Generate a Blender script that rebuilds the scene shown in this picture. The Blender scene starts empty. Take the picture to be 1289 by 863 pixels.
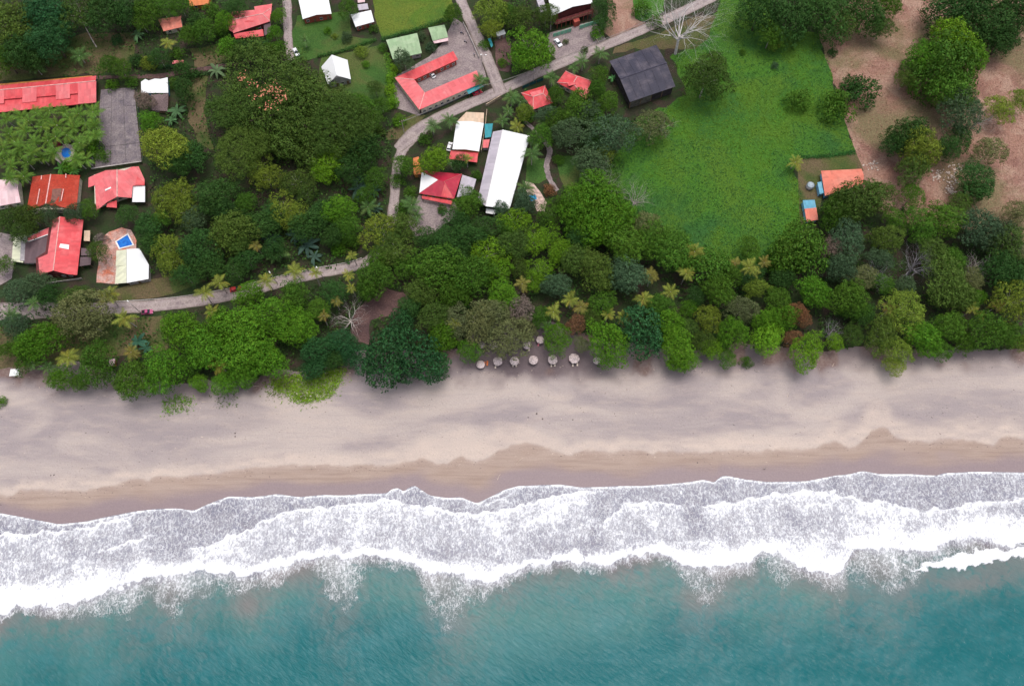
import bpy, bmesh, math, random
import numpy as np
from mathutils import Vector
C = bpy.context.scene.collection
EXPOSURE = 0.34
R = math.radians
# ------------------------------------------------------------------ camera, sky, sun, exposure
H, T, F = 280.0, R(20), 992.4           # drone height, tilt from straight down, focal length in photo pixels
sT, cT = math.sin(T), math.cos(T)
sc = bpy.context.scene
cam = bpy.data.objects.new("camera", bpy.data.cameras.new("camera"))
C.objects.link(cam)
cam.location = (0, 0, H)
cam.rotation_euler = (T, 0, 0)
cam.data.sensor_width = 36
cam.data.lens = 36 * F / 1289
cam.data.clip_start = 1
cam.data.clip_end = 9000
sc.camera = cam
w = bpy.data.worlds.new("World")
sc.world = w
w.use_nodes = True
wn = w.node_tree
bg = wn.nodes["Background"]
sky = wn.nodes.new("ShaderNodeTexSky")
sky.sky_type = 'NISHITA'
sky.sun_disc = False
SUN_EL, SUN_ROT = R(78), R(30)
sky.sun_elevation, sky.sun_rotation = SUN_EL, SUN_ROT
sky.dust_density = 3.0
hs = wn.nodes.new("ShaderNodeHueSaturation")
hs.inputs["Saturation"].default_value = 0.45       # thin overcast: a whiter sky
wn.links.new(sky.outputs[0], hs.inputs["Color"])
wn.links.new(hs.outputs[0], bg.inputs["Color"])
bg.inputs["Strength"].default_value = 0.15
sun = bpy.data.objects.new("sun", bpy.data.lights.new("sun", 'SUN'))
C.objects.link(sun)
sun.data.energy = 1.3
sun.data.angle = R(32)
sun.data.color = (1.0, 0.95, 0.89)
sd = Vector((math.sin(SUN_ROT) * math.cos(SUN_EL), math.cos(SUN_ROT) * math.cos(SUN_EL), math.sin(SUN_EL)))
sun.rotation_euler = sd.to_track_quat('Z', 'Y').to_euler()
sc.view_settings.view_transform = 'Standard'
sc.view_settings.look = 'None'
sc.view_settings.exposure = EXPOSURE
sc.view_settings.gamma = 1.0
sc.cycles.diffuse_bounces = 3

# ------------------------------------------------------------------ pixel <-> world (photo is 1289 x 863)
def U(px, py, z=0.0):
    x, y = (px - 644.5) / F, (431.5 - py) / F
    d = Vector((x, y * cT + sT, y * sT - cT))
    t = (z - H) / d.z
    return Vector((d.x * t, d.y * t, z))
def P(x, y, z):
    cy = y * cT + (z - H) * sT
    cz = y * sT - (z - H) * cT
    return 644.5 + F * x / cz, 431.5 - F * cy / cz
def mpp(px, py):
    return (U(px + 1, py) - U(px, py)).length
rng = np.random.default_rng(7)
random.seed(7)

# ------------------------------------------------------------------ node helpers
def new_mat(name):
    m = bpy.data.materials.new(name)
    m.use_nodes = True
    nt = m.node_tree
    b = nt.nodes["Principled BSDF"]
    b.inputs["Specular IOR Level"].default_value = 0.25
    return m, nt, b
def nd(nt, kind, ins=None, **at):
    n = nt.nodes.new("ShaderNode" + kind)
    for k, v in at.items():
        setattr(n, k, v)
    for k, v in (ins or {}).items():
        s = n.inputs[k]
        if hasattr(v, "is_linked") or isinstance(v, bpy.types.NodeSocket):
            nt.links.new(v, s)
        else:
            s.default_value = v
    return n
def col(c):
    return (c[0], c[1], c[2], 1.0)
def M(nt, op, a, b=0.0, c=None, clamp=False):
    n = nt.nodes.new("ShaderNodeMath")
    n.operation = op
    n.use_clamp = clamp
    for i, v in enumerate((a, b, c)):
        if v is None:
            continue
        if isinstance(v, bpy.types.NodeSocket):
            nt.links.new(v, n.inputs[i])
        else:
            n.inputs[i].default_value = v
    return n.outputs[0]
def mix(nt, f, a, b, mode='MIX'):
    n = nt.nodes.new("ShaderNodeMix")
    n.data_type = 'RGBA'
    n.blend_type = mode
    for s, v in ((n.inputs[0], f), (n.inputs[6], a), (n.inputs[7], b)):
        if isinstance(v, bpy.types.NodeSocket):
            nt.links.new(v, s)
        elif isinstance(v, (int, float)):
            s.default_value = v
        else:
            s.default_value = col(v)
    return n.outputs[2]
def ss(nt, x, lo, hi):
    n = nt.nodes.new("ShaderNodeMapRange")
    n.interpolation_type = 'SMOOTHSTEP'
    nt.links.new(x, n.inputs[0])
    n.inputs[1].default_value, n.inputs[2].default_value = lo, hi
    return n.outputs[0]
def coords(nt, scale=(1, 1, 1), rot=(0, 0, 0), kind="Object"):
    tc = nt.nodes.new("ShaderNodeTexCoord")
    mp = nd(nt, "Mapping", {"Vector": tc.outputs[kind], "Scale": scale, "Rotation": rot})
    return mp.outputs[0]
def noise(nt, v, scale, detail=4, rough=0.55, dist=0.0):
    n = nd(nt, "TexNoise", {"Vector": v, "Scale": scale, "Detail": detail, "Roughness": rough, "Distortion": dist})
    return n.outputs[0]
def attr(nt, name):
    return nd(nt, "Attribute", attribute_name=name).outputs["Fac"]
def bump(nt, b, h, dist, strength=1.0):
    n = nd(nt, "Bump", {"Height": h, "Distance": dist, "Strength": strength})
    nt.links.new(n.outputs[0], b.inputs["Normal"])

_plain = {}
def plain(name, c, rough=0.6, var=0.18, scale=0.8, metal=0.0):
    """painted or natural surface with a little mottling"""
    if name in _plain:
        return _plain[name]
    m, nt, b = new_mat(name)
    v = coords(nt)
    f = noise(nt, v, scale, 5)
    lo = [x * (1 - var) for x in c]
    hi = [min(0.95, x * (1 + var)) for x in c]
    nt.links.new(mix(nt, ss(nt, f, 0.35, 0.65), lo, hi), b.inputs["Base Color"])
    b.inputs["Roughness"].default_value = rough
    b.inputs["Metallic"].default_value = metal
    _plain[name] = m
    return m
def roofing(name, c, fade, dirt=0.35, rough=0.5, tile=False, sheet=0.95, var=.14):
    """metal sheets or clay tiles laid along the slope; uv is in metres (u along the eave, v up the slope)"""
    m, nt, b = new_mat(name)
    uv = nd(nt, "UVMap").outputs[0]
    sp = nd(nt, "SeparateXYZ", {"Vector": uv})
    u, v = sp.outputs[0], sp.outputs[1]
    su = M(nt, 'FLOOR', M(nt, 'DIVIDE', u, sheet))
    sv = M(nt, 'FLOOR', M(nt, 'DIVIDE', v, 3.1 if not tile else 0.8))
    cv = nd(nt, "CombineXYZ", {"X": su, "Y": sv})
    wn_ = nd(nt, "TexWhiteNoise", {"Vector": cv.outputs[0]}).outputs[0]
    oc = coords(nt)
    n1 = noise(nt, oc, 0.22, 5, 0.6)
    n2 = noise(nt, nd(nt, "Mapping", {"Vector": uv, "Scale": (1.4, 0.25, 1)}).outputs[0], 1.6, 4)
    base = mix(nt, M(nt, 'MULTIPLY', ss(nt, n1, 0.4, 0.72), 0.6), c, fade)
    base = mix(nt, M(nt, 'MULTIPLY', ss(nt, n2, 0.52, 0.75), dirt), base, [x * 0.45 + 0.02 for x in c])
    base = mix(nt, 1.0, base, mix(nt, wn_, (1 - var,) * 3, (1 + var / 2,) * 3), 'MULTIPLY')
    nt.links.new(base, b.inputs["Base Color"])
    b.inputs["Roughness"].default_value = rough
    if tile:
        h = M(nt, 'ADD', M(nt, 'SINE', M(nt, 'MULTIPLY', u, 2 * math.pi / 0.45)), M(nt, 'FRACT', M(nt, 'DIVIDE', v, 0.8)))
        bump(nt, b, h, 0.12)
    else:
        h = M(nt, 'SINE', M(nt, 'MULTIPLY', u, 2 * math.pi / 0.48))
        bump(nt, b, h, 0.02)
    return m
def leaf_mat(name, spec=0.08):
    """leaves: colour of the plant (object colour) varied leaf by leaf and clump by clump"""
    m, nt, b = new_mat(name)
    oi = nd(nt, "ObjectInfo")
    ge = nd(nt, "NewGeometry")
    rl = ge.outputs["Random Per Island"]
    base = oi.outputs["Color"]
    v = coords(nt)
    n1 = noise(nt, v, 0.45, 3)
    val = M(nt, 'ADD', M(nt, 'MULTIPLY', rl, 0.6), 0.82)
    val = M(nt, 'MULTIPLY', val, M(nt, 'ADD', M(nt, 'MULTIPLY', ss(nt, n1, 0.3, 0.7), 0.5), 0.75))
    hue = M(nt, 'ADD', 0.488, M(nt, 'MULTIPLY', M(nt, 'FRACT', M(nt, 'MULTIPLY', rl, 17.3)), 0.03))
    h = nd(nt, "HueSaturation", {"Hue": hue, "Saturation": 1.0, "Value": val, "Color": base})
    nt.links.new(h.outputs[0], b.inputs["Base Color"])
    b.inputs["Roughness"].default_value = 0.55
    b.inputs["Specular IOR Level"].default_value = spec
    return m
LEAF = leaf_mat("leaf")
BARK = plain("bark", (0.14, 0.11, 0.085), 0.9, 0.4, 2.0)
PALEBARK = plain("pale_bark", (0.42, 0.37, 0.34), 0.9, 0.3, 1.5)
GREYBARK = plain("grey_bark", (0.25, 0.23, 0.24), 0.9, 0.3, 1.5)

# ------------------------------------------------------------------ object helpers
def link(o, parent=None):
    C.objects.link(o)
    if parent is not None:
        o.parent = parent
    return o
def tag(o, label=None, cat=None, group=None, kind=None):
    if label: o["label"] = label
    if cat: o["category"] = cat
    if group: o["group"] = group
    if kind: o["kind"] = kind
    return o
def empty(name, loc, label=None, cat=None, group=None, rz=0.0):
    o = bpy.data.objects.new(name, None)
    o.empty_display_size = 0.5
    o.location = loc
    o.rotation_euler = (0, 0, rz)
    link(o)
    return tag(o, label, cat, group)
def mesh(name, verts, faces, mat, smooth=False):
    me = bpy.data.meshes.new(name)
    me.from_pydata([tuple(v) for v in verts], [], faces)
    me.materials.append(mat)
    if smooth:
        me.polygons.foreach_set("use_smooth", [True] * len(me.polygons))
    me.update()
    return me
def obj(name, me, parent=None):
    return link(bpy.data.objects.new(name, me), parent)
class MB:
    """collects boxes, tubes and prisms, then links them as one mesh object"""
    def __init__(s):
        s.v, s.f = [], []
    def add(s, vs, fs):
        k = len(s.v)
        s.v += [Vector(v) for v in vs]
        s.f += [[i + k for i in f] for f in fs]
        return s
    def box(s, c, d, rz=0.0):
        ca, sa = math.cos(rz), math.sin(rz)
        vs = []
        for dz in (-.5, .5):
            for dx, dy in ((-.5, -.5), (.5, -.5), (.5, .5), (-.5, .5)):
                x, y = dx * d[0], dy * d[1]
                vs.append((c[0] + x * ca - y * sa, c[1] + x * sa + y * ca, c[2] + dz * d[2]))
        return s.add(vs, [[3, 2, 1, 0], [4, 5, 6, 7], [0, 1, 5, 4], [1, 2, 6, 5], [2, 3, 7, 6], [3, 0, 4, 7]])
    def tube(s, pts, rads, n=6, caps=True):
        pts = [Vector(p) for p in pts]
        if not isinstance(rads, (list, tuple)):
            rads = [rads] * len(pts)
        vs, fs = [], []
        for i, p in enumerate(pts):
            d = (pts[min(i + 1, len(pts) - 1)] - pts[max(i - 1, 0)]).normalized()
            a = d.orthogonal().normalized() if abs(d.z) < 0.95 else Vector((1, 0, 0))
            a = (a - d * a.dot(d)).normalized()
            b = d.cross(a)
            for k in range(n):
                t = 2 * math.pi * k / n
                vs.append(p + (a * math.cos(t) + b * math.sin(t)) * rads[i])
        for i in range(len(pts) - 1):
            for k in range(n):
                fs.append([i * n + k, i * n + (k + 1) % n, (i + 1) * n + (k + 1) % n, (i + 1) * n + k])
        if caps:
            fs.append(list(range(n))[::-1])
            fs.append([(len(pts) - 1) * n + k for k in range(n)])
        return s.add(vs, fs)
    def prism(s, poly, z0, z1):
        n = len(poly)
        vs = [(p[0], p[1], z0) for p in poly] + [(p[0], p[1], z1) for p in poly]
        return s.add(vs, [list(range(n))[::-1], list(range(n, 2 * n))] + [[i, (i + 1) % n, n + (i + 1) % n, n + i] for i in range(n)])
    def build(s, name, mat, parent=None, smooth=False, rel=None):
        vs = s.v if rel is None else [v - rel for v in s.v]
        return obj(name, mesh(name, vs, s.f, mat, smooth), parent)
def np_mesh(name, V, Fq, mat):
    """quads from numpy arrays"""
    me = bpy.data.meshes.new(name)
    n = len(Fq)
    me.vertices.add(len(V))
    me.vertices.foreach_set("co", np.ascontiguousarray(V, dtype=np.float32).ravel())
    k = Fq.shape[1]
    me.loops.add(n * k)
    me.loops.foreach_set("vertex_index", np.ascontiguousarray(Fq, dtype=np.int32).ravel())
    me.polygons.add(n)
    me.polygons.foreach_set("loop_start", np.arange(n, dtype=np.int32) * k)
    me.materials.append(mat)
    me.update(calc_edges=True)
    return me
def leaves(name, Cn, Nn, S, mat, r, asp=0.62):
    """one small leaf or leaf spray (a kite of two triangles) at each point"""
    n = len(Cn)
    Nn = Nn / (np.linalg.norm(Nn, axis=1, keepdims=True) + 1e-9)
    t = r.normal(size=(n, 3))
    t -= Nn * (t * Nn).sum(1, keepdims=True)
    t /= np.linalg.norm(t, axis=1, keepdims=True) + 1e-9
    b = np.cross(Nn, t)
    S = S[:, None]
    V = np.stack([Cn + t * S * .6, Cn + b * S * asp * .5 + t * S * .1, Cn - t * S * .5 - Nn * S * .12, Cn - b * S * asp * .5 + t * S * .1], 1).reshape(-1, 3)
    Fq = np.arange(n * 4).reshape(n, 4)
    return np_mesh(name, V, Fq, mat)
def set_attr(me, name, a):
    at = me.attributes.new(name, 'FLOAT', 'POINT')
    at.data.foreach_set("value", np.ascontiguousarray(a, dtype=np.float32).ravel())
def axis(lo, hi, step, far):
    a = list(np.arange(lo, hi + step * .5, step))
    s, l, h_ = step, [], []
    x = lo
    while x > -far:
        s *= 1.6; x -= s; l.append(x)
    s, x = step, a[-1]
    while x < far:
        s *= 1.6; x += s; h_.append(x)
    return np.array(l[::-1] + a + h_)
def grid(xs, ys):
    X, Y = np.meshgrid(xs, ys)
    nx, ny = len(xs), len(ys)
    i = np.arange(nx * ny).reshape(ny, nx)
    Fq = np.stack([i[:-1, :-1], i[:-1, 1:], i[1:, 1:], i[1:, :-1]], -1).reshape(-1, 4)
    return X.ravel(), Y.ravel(), Fq
def smooth_noise(x, y, s, seed):
    """cheap value noise in world metres, 0..1"""
    r = np.random.default_rng(seed)
    tab = r.random((256, 256))
    x, y = x / s, y / s
    xi, yi = np.floor(x).astype(int), np.floor(y).astype(int)
    fx, fy = x - xi, y - yi
    fx, fy = fx * fx * (3 - 2 * fx), fy * fy * (3 - 2 * fy)
    g = lambda a, b: tab[a % 256, b % 256]
    return (g(xi, yi) * (1 - fx) + g(xi + 1, yi) * fx) * (1 - fy) + (g(xi, yi + 1) * (1 - fx) + g(xi + 1, yi + 1) * fx) * fy
# ------------------------------------------------------------------ traced shoreline (photo pixels)
SEA_Z = -1.5
SW = [(0,646),(27,651),(73,660),(106,657),(133,651),(169,644),(195,641),(222,640),(244,643),(266,633),(288,625),(320,626),(350,622),(377,626),(408,623),(430,624),(457,622),(488,621),(492,616),(503,614),(508,621),(512,615),(522,611),(541,624),(563,627),(580,626),(600,634),(621,624),(634,617),(652,612),(678,611),(705,610),(732,614),(758,613),(781,612),(807,612),(860,608),(887,604),(900,608),(906,600),(914,599),(940,604),(966,607),(1015,606),(1051,599),(1070,597),(1086,593),(1108,597),(1144,597),(1180,599),(1186,596),(1228,594),(1289,595)]
WET = [(0,622),(14,624),(26,616),(35,616),(89,616),(110,615),(133,611),(158,605),(180,602),(187,604),(195,599),(248,597),(288,593),(328,586),(377,584),(430,585),(488,584),(519,580),(532,574),(550,584),(565,582),(581,573),(599,580),(612,578),(626,566),(646,559),(661,556),(680,560),(700,566),(718,572),(727,570),(740,565),(770,569),(785,565),(805,566),(820,569),(850,567),(880,568),(904,566),(949,566),(984,564),(1011,566),(1037,558),(1051,553),(1065,560),(1077,562),(1086,553),(1095,542),(1105,539),(1117,537),(1123,546),(1131,551),(1170,557),(1188,551),(1228,553),(1250,560),(1260,551),(1266,547),(1289,551)]
VEG = [(0,455),(40,450),(70,442),(150,470),(200,480),(300,478),(350,466),(430,458),(447,440),(470,442),(580,440),(598,412),(640,400),(700,405),(760,430),(900,440),(930,430),(960,435),(1040,440),(1080,436),(1200,438),(1289,438)]
def curve(pts, x):
    a = np.array(pts, float)
    if len(pts) < 40:
        return np.interp(x, a[:, 0], a[:, 1])
    g = np.arange(-40, 1331.0)                      # long shore lines are rounded off, not polygons
    v_ = np.interp(g, a[:, 0], a[:, 1])
    k = np.exp(-(np.arange(-9, 10) / 3.2) ** 2); k /= k.sum()
    return np.interp(x, g, np.convolve(np.pad(v_, 9, mode='edge'), k, 'valid'))
_sw = np.array([U(a, float(curve(SW, a)), SEA_Z)[:2] for a in np.arange(-3, 1294, 3.0)])
def shore_y(x):
    return np.interp(x, _sw[:, 0], _sw[:, 1])
def shore_smooth(x):
    return sum(shore_y(x + d) for d in (-24, -16, -8, 0, 8, 16, 24)) / 7
def beach_z(x, y):
    d, e = y - shore_y(x), y - shore_smooth(x)
    k = np.clip(np.abs(d) / 10, 0, 1)
    d = d * (1 - k) + e * k
    return np.where(d > 0, SEA_Z + 1.53 * np.minimum(1, d / 40) , SEA_Z + np.maximum(d * .05, -2.5))
def bz(px, py):
    """world point on the beach under a photo pixel"""
    z = -0.5
    for _ in range(4):
        p = U(px, py, z)
        z = float(beach_z(np.array([p.x]), np.array([p.y]))[0])
    return U(px, py, z)

# ------------------------------------------------------------------ ground: one sheet to the horizon
def tone(name, cols, scales, rough=0.9, bumpd=0.15):
    """soil, grass or litter: several colours in uneven patches"""
    m, nt, b = new_mat(name)
    v = coords(nt)
    c = cols[0]
    for i, (k, s) in enumerate(zip(cols[1:], scales)):
        vv = nd(nt, "Mapping", {"Vector": v, "Location": (37.0 * i, 11.0 * i, 0)}).outputs[0]
        c = mix(nt, ss(nt, noise(nt, vv, s, 6, 0.62, 0.6), 0.42, 0.62), c, k)
    f = noise(nt, v, 1.6, 6, 0.7)
    c = mix(nt, 1.0, c, mix(nt, ss(nt, f, 0.25, 0.75), (0.62, 0.62, 0.62), (1.3, 1.3, 1.3)), 'MULTIPLY')
    nt.links.new(c, b.inputs["Base Color"])
    b.inputs["Roughness"].default_value = rough
    bump(nt, b, f, bumpd)
    return m
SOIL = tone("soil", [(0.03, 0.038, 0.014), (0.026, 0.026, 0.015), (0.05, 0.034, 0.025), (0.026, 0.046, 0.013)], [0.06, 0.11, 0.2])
xs, ys = axis(-240, 240, 4, 4000), axis(40, 290, 3, 4000)
X, Y, Fq = grid(xs, ys)
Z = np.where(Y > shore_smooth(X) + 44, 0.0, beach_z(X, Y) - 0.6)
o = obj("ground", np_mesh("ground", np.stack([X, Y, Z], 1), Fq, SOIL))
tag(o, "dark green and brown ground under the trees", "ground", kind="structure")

# ------------------------------------------------------------------ beach
m, nt, b = new_mat("sand")
v = coords(nt)
vs_ = coords(nt, (0.25, 1, 1))
wet, damp, light, litter = (attr(nt, k) for k in ("wet", "damp", "light", "litter"))
n_big = noise(nt, coords(nt, (0.35, 1, 1), (0, 0, 0.12)), 0.05, 4, 0.5, 0.8)
n_mid = noise(nt, vs_, 0.35, 6, 0.6)
n_fine = noise(nt, v, 2.5, 5, 0.75)
n_line = noise(nt, coords(nt, (0.06, 1, 1)), 0.9, 5, 0.65)
c = mix(nt, ss(nt, n_big, 0.38, 0.62), (0.315, 0.265, 0.265), (0.46, 0.385, 0.35))
c = mix(nt, M(nt, 'MULTIPLY', ss(nt, n_mid, 0.45, 0.7), 0.35), c, (0.52, 0.42, 0.36))
c = mix(nt, M(nt, 'MULTIPLY', ss(nt, n_line, 0.5, 0.75), 0.25), c, (0.27, 0.23, 0.235))
c = mix(nt, light, c, (0.56, 0.455, 0.39))
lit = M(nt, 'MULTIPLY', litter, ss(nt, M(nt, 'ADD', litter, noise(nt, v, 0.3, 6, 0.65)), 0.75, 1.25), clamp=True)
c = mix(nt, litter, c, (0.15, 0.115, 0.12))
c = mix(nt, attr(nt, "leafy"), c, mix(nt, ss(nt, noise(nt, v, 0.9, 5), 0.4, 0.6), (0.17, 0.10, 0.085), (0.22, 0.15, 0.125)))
cw = mix(nt, M(nt, 'MULTIPLY', ss(nt, n_line, 0.4, 0.7), .7), (0.37, 0.275, 0.225), (0.275, 0.195, 0.16))
c = mix(nt, wet, c, cw)
c = mix(nt, damp, c, (0.26, 0.195, 0.20))
c = mix(nt, 1.0, c, mix(nt, ss(nt, n_fine, 0.2, 0.8), (0.86, 0.86, 0.86), (1.12, 1.12, 1.12)), 'MULTIPLY')
nt.links.new(c, b.inputs["Base Color"])
nt.links.new(M(nt, 'SUBTRACT', 0.9, M(nt, 'MULTIPLY', damp, 0.5)), b.inputs["Roughness"])
fp = nd(nt, "TexVoronoi", {"Vector": v, "Scale": 0.7, "Randomness": 1.0}).outputs[0]
bump(nt, b, M(nt, 'ADD', M(nt, 'ADD', n_fine, M(nt, 'MULTIPLY', n_mid, 2.0)), M(nt, 'MULTIPLY', ss(nt, fp, 0.05, 0.35), M(nt, 'SUBTRACT', 1.0, M(nt, 'MAXIMUM', wet, damp)))), 0.09)
xs, ys = axis(-190, 190, 0.6, 3000), np.concatenate([np.arange(-14, 26, 4), np.arange(26, 112, 0.5)])
X, Y, Fq = grid(xs, ys)
Z = beach_z(X, Y) + (smooth_noise(X, Y * 2, 9, 3) - .5) * .12 * np.clip((Y - shore_y(X)) / 8, 0, 1)
px, py = P(X, Y, Z)
jit = (smooth_noise(X, Y, 5, 4) - .5) * 14 + (smooth_noise(X, Y, 1.6, 5) - .5) * 5
vg = curve(VEG, px)
Z = np.where(py < vg + jit * .5, np.minimum(Z, -0.5), np.maximum(Z, -9))
Z = np.where((Y - shore_smooth(X) > 36) & (Z > -.4), np.maximum(Z, .03), Z)
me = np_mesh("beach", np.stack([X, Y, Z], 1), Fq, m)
sst = lambda x, a, b_: (lambda t: t * t * (3 - 2 * t))(np.clip((x - a) / (b_ - a), 0, 1))
wl = curve(WET, px) + jit * .12 + (smooth_noise(X, Y, 2.3, 51) - .5) * 3 + (smooth_noise(X, Y, .9, 52) - .5) * 1.6
swl = curve(SW, px)
set_attr(me, "wet", sst(py, wl - 1.5, wl + 3.0) * (.62 + .2 * smooth_noise(X, Y * 3, 6, 77) + .2 * sst(py, wl, wl + 9)))
dw = np.maximum(swl - wl, 12)
dd = (py - wl) / dw + (smooth_noise(X, Y * 3, 14, 6) - .5) * .35
set_attr(me, "damp", sst(dd, .35, .8))
lw = 10 + 14 * smooth_noise(X, Y * 0, 22, 8) + 26 * np.exp(-((px - 600) / 60) ** 2) + 20 * np.exp(-((px - 1090) / 55) ** 2) + 8 * np.exp(-((px - 1220) / 60) ** 2)
lt = sst(py, wl - lw - 6, wl - lw * .35) * .85
set_attr(me, "light", np.clip(lt * (.55 + .6 * smooth_noise(X, Y * 3, 4, 9)), 0, 1))
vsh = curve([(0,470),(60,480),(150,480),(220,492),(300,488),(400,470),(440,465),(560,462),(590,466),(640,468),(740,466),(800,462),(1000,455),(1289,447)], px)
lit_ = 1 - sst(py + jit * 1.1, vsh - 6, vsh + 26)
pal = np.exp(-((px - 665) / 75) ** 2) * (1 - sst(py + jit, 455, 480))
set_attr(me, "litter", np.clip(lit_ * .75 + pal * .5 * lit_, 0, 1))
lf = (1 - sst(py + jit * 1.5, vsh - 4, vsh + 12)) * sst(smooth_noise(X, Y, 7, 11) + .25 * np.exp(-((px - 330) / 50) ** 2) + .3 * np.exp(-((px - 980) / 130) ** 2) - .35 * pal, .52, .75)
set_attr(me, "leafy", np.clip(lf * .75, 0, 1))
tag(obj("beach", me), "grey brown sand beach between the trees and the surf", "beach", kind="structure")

# ------------------------------------------------------------------ sea
BU = [(0,706),(67,702),(133,704),(191,700),(248,700),(311,702),(377,695),(430,692),(483,691),(541,695),(576,702),(616,706),(661,704),(696,700),(740,693),(785,688),(829,680),(860,680),(904,677),(966,675),(1028,671),(1073,657),(1108,655),(1148,657),(1197,646),(1241,633),(1289,631)]
BL = [(0,777),(22,762),(58,764),(89,759),(133,746),(160,738),(191,726),(248,718),(275,723),(311,727),(346,714),(377,706),(408,700),(430,706),(457,701),(492,702),(528,713),(563,722),(594,731),(621,728),(661,715),(692,711),(714,706),(740,711),(772,710),(798,700),(829,693),(860,710),(895,713),(940,711),(957,697),(975,693),(997,708),(1024,719),(1060,719),(1068,700),(1082,688),(1126,690),(1170,694),(1197,684),(1228,680),(1259,687),(1289,688)]
TR = [(0,10),(60,12),(100,25),(170,45),(195,30),(215,58),(235,50),(260,40),(300,20),(345,28),(380,12),(405,40),(430,60),(445,55),(470,15),(520,12),(540,60),(560,75),(590,45),(620,25),(660,12),(700,10),(760,12),(840,16),(870,40),(895,45),(930,15),(960,25),(985,45),(1005,20),(1030,12),(1075,45),(1110,60),(1135,66),(1150,45),(1170,20),(1220,25),(1289,15)]
FRONT = [  # (points, strength, length of the foam that trails behind the front)
 (SW, .22, 7),
 ([(0,673),(44,670),(89,667),(133,656),(180,643)], .36, 26),
 ([(110,700),(140,690),(169,680),(204,670)], .28, 18),
 ([(222,697),(266,684),(311,668),(346,646),(377,640),(430,637),(479,631),(519,635),(563,642),(598,645),(630,642),(661,633),(696,626),(732,618),(767,613)], .42, 46),
 ([(643,673),(674,651),(714,633),(758,632)], .34, 15),
 ([(740,690),(749,662),(785,634),(820,630),(860,635),(880,637)], .34, 40),
 ([(870,640),(895,635),(940,629),(975,621),(1020,617),(1051,622),(1091,633),(1126,637),(1170,641),(1197,640),(1237,631),(1289,629)], .42, 40),
 ([(480,622),(492,612),(506,612),(520,618)], .2, 8),
 ([(590,640),(640,622),(660,612)], .25, 8)]
xs = axis(-185, 185, 0.42, 3500)
ys = np.concatenate([-np.geomspace(4000, 34, 16), np.arange(-33, 70, 0.42)])
X, Y, Fq = grid(xs, ys)
d = Y - shore_y(X)
px, py = P(X, Y, SEA_Z)
pxw = px + (smooth_noise(X, Y, 4, 21) - .5) * 9 + (smooth_noise(X, Y, 1.5, 22) - .5) * 5
pyw = py + (smooth_noise(X, Y, 3.1, 23) - .5) * 7 + (smooth_noise(X, Y, 1.2, 24) - .5) * 5 + (smooth_noise(X, Y, 9, 25) - .5) * 5
bu, bl, swc = curve(BU, pxw), curve(BL, pxw), curve(SW, px)
tr = curve(TR, pxw)
foam = np.where(py < bu + 4, .20 + .24 * np.clip((py - swc) / (bu - swc + 1), 0, 1), 0.0)
for pts, a, L in FRONT:
    f_ = curve(pts, pxw)
    x0, x1 = pts[0][0], pts[-1][0]
    tp = np.clip((pxw - x0) / 25 + (x0 <= 0) * 9, 0, 1) * np.clip((x1 - pxw) / 25 + (x1 >= 1280) * 9, 0, 1)
    e = (pyw if pts is not SW else py) - f_
    v_ = np.where(e > 0, a * np.exp(-np.maximum(e, 0) / L) + .62 * np.exp(-(e / 1.5) ** 2), (.8 if pts is not SW else .25) * np.exp(-(e / .9) ** 2) - .03)
    foam = np.where(py < bu + 6, np.maximum(foam, foam * (e > 0) * .35 + (.29 + v_) * tp * (e > -2)), foam)
edge = np.zeros_like(foam)
for pts, a, L in FRONT:
    f_ = curve(pts, pxw)
    tp = np.clip((pxw - pts[0][0]) / 12 + (pts[0][0] <= 0) * 9, 0, 1) * np.clip((pts[-1][0] - pxw) / 12 + (pts[-1][0] >= 1280) * 9, 0, 1)
    e = (py if pts is SW else py + (pyw - py) * .4) - f_ - .3
    edge = np.maximum(edge, np.exp(-(e / 1.25) ** 2) * tp * (np.clip(1.7 * smooth_noise(X, Y, 7, 45) - .75, 0, 1) if pts is SW else .35 + .8 * smooth_noise(X, Y, 5, 44)))
foam = np.where(py < swc + 1.3, np.maximum(foam, .02 + .6 * smooth_noise(X, Y, 6, 41)), foam)
sol = sst(pyw, bu - 9, bu + 3) * (1 - sst(pyw, bl - 3, bl + 1.5))
big = smooth_noise(X, Y * 1.4, 7, 61) * .6 + smooth_noise(X, Y, 2.6, 62) * .4
low = sst(pyw, bl - (bl - bu) * .75 - 4, bl - 6)
foam = np.maximum(foam * (.62 + .75 * big), foam * (1 - sol) + sol * (.62 + .55 * low + .5 * (big - .4)))
u2 = curve([(1146,716),(1188,704),(1215,695),(1250,691),(1289,692)], pxw)
l2 = curve([(1146,717),(1188,715),(1215,717),(1237,708),(1264,706),(1289,700)], pxw)
s2 = sst(pyw, u2 - 2, u2 + 1.5) * (1 - sst(pyw, l2 - 1.5, l2 + 1)) * (pxw > 1148)
for cx, cy, rx, ry, k in ((1098, 700, 38, 15, .35), (1228, 683, 30, 9, .6), (705, 690, 45, 9, .2), (555, 706, 22, 9, .25), (240, 640, 60, 9, .15), (1010, 650, 60, 14, .08)):
    foam -= k * np.exp(-((pxw - cx) / rx) ** 2 - ((pyw - cy) / ry) ** 2)
be = pyw - bl
tail = np.where(be > -2, .60 * np.exp(-(np.maximum(be, 0) / (tr * .75)) ** 1.7) * (be < tr * 1.5 + 5), 0)
tail *= .55 + .75 * smooth_noise(X, Y * .3, 3.0, 31)
foam = np.maximum(foam, tail)
fan = np.exp(-((pxw - 1125) / 40) ** 2 - ((pyw - 712) / 16) ** 2) * .46
foam = np.maximum(np.maximum(foam, fan), s2 * 1.3)
sed = np.where(be > -8, np.exp(-np.maximum(be, 0) / (tr * .8 + 24)), 0)
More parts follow.
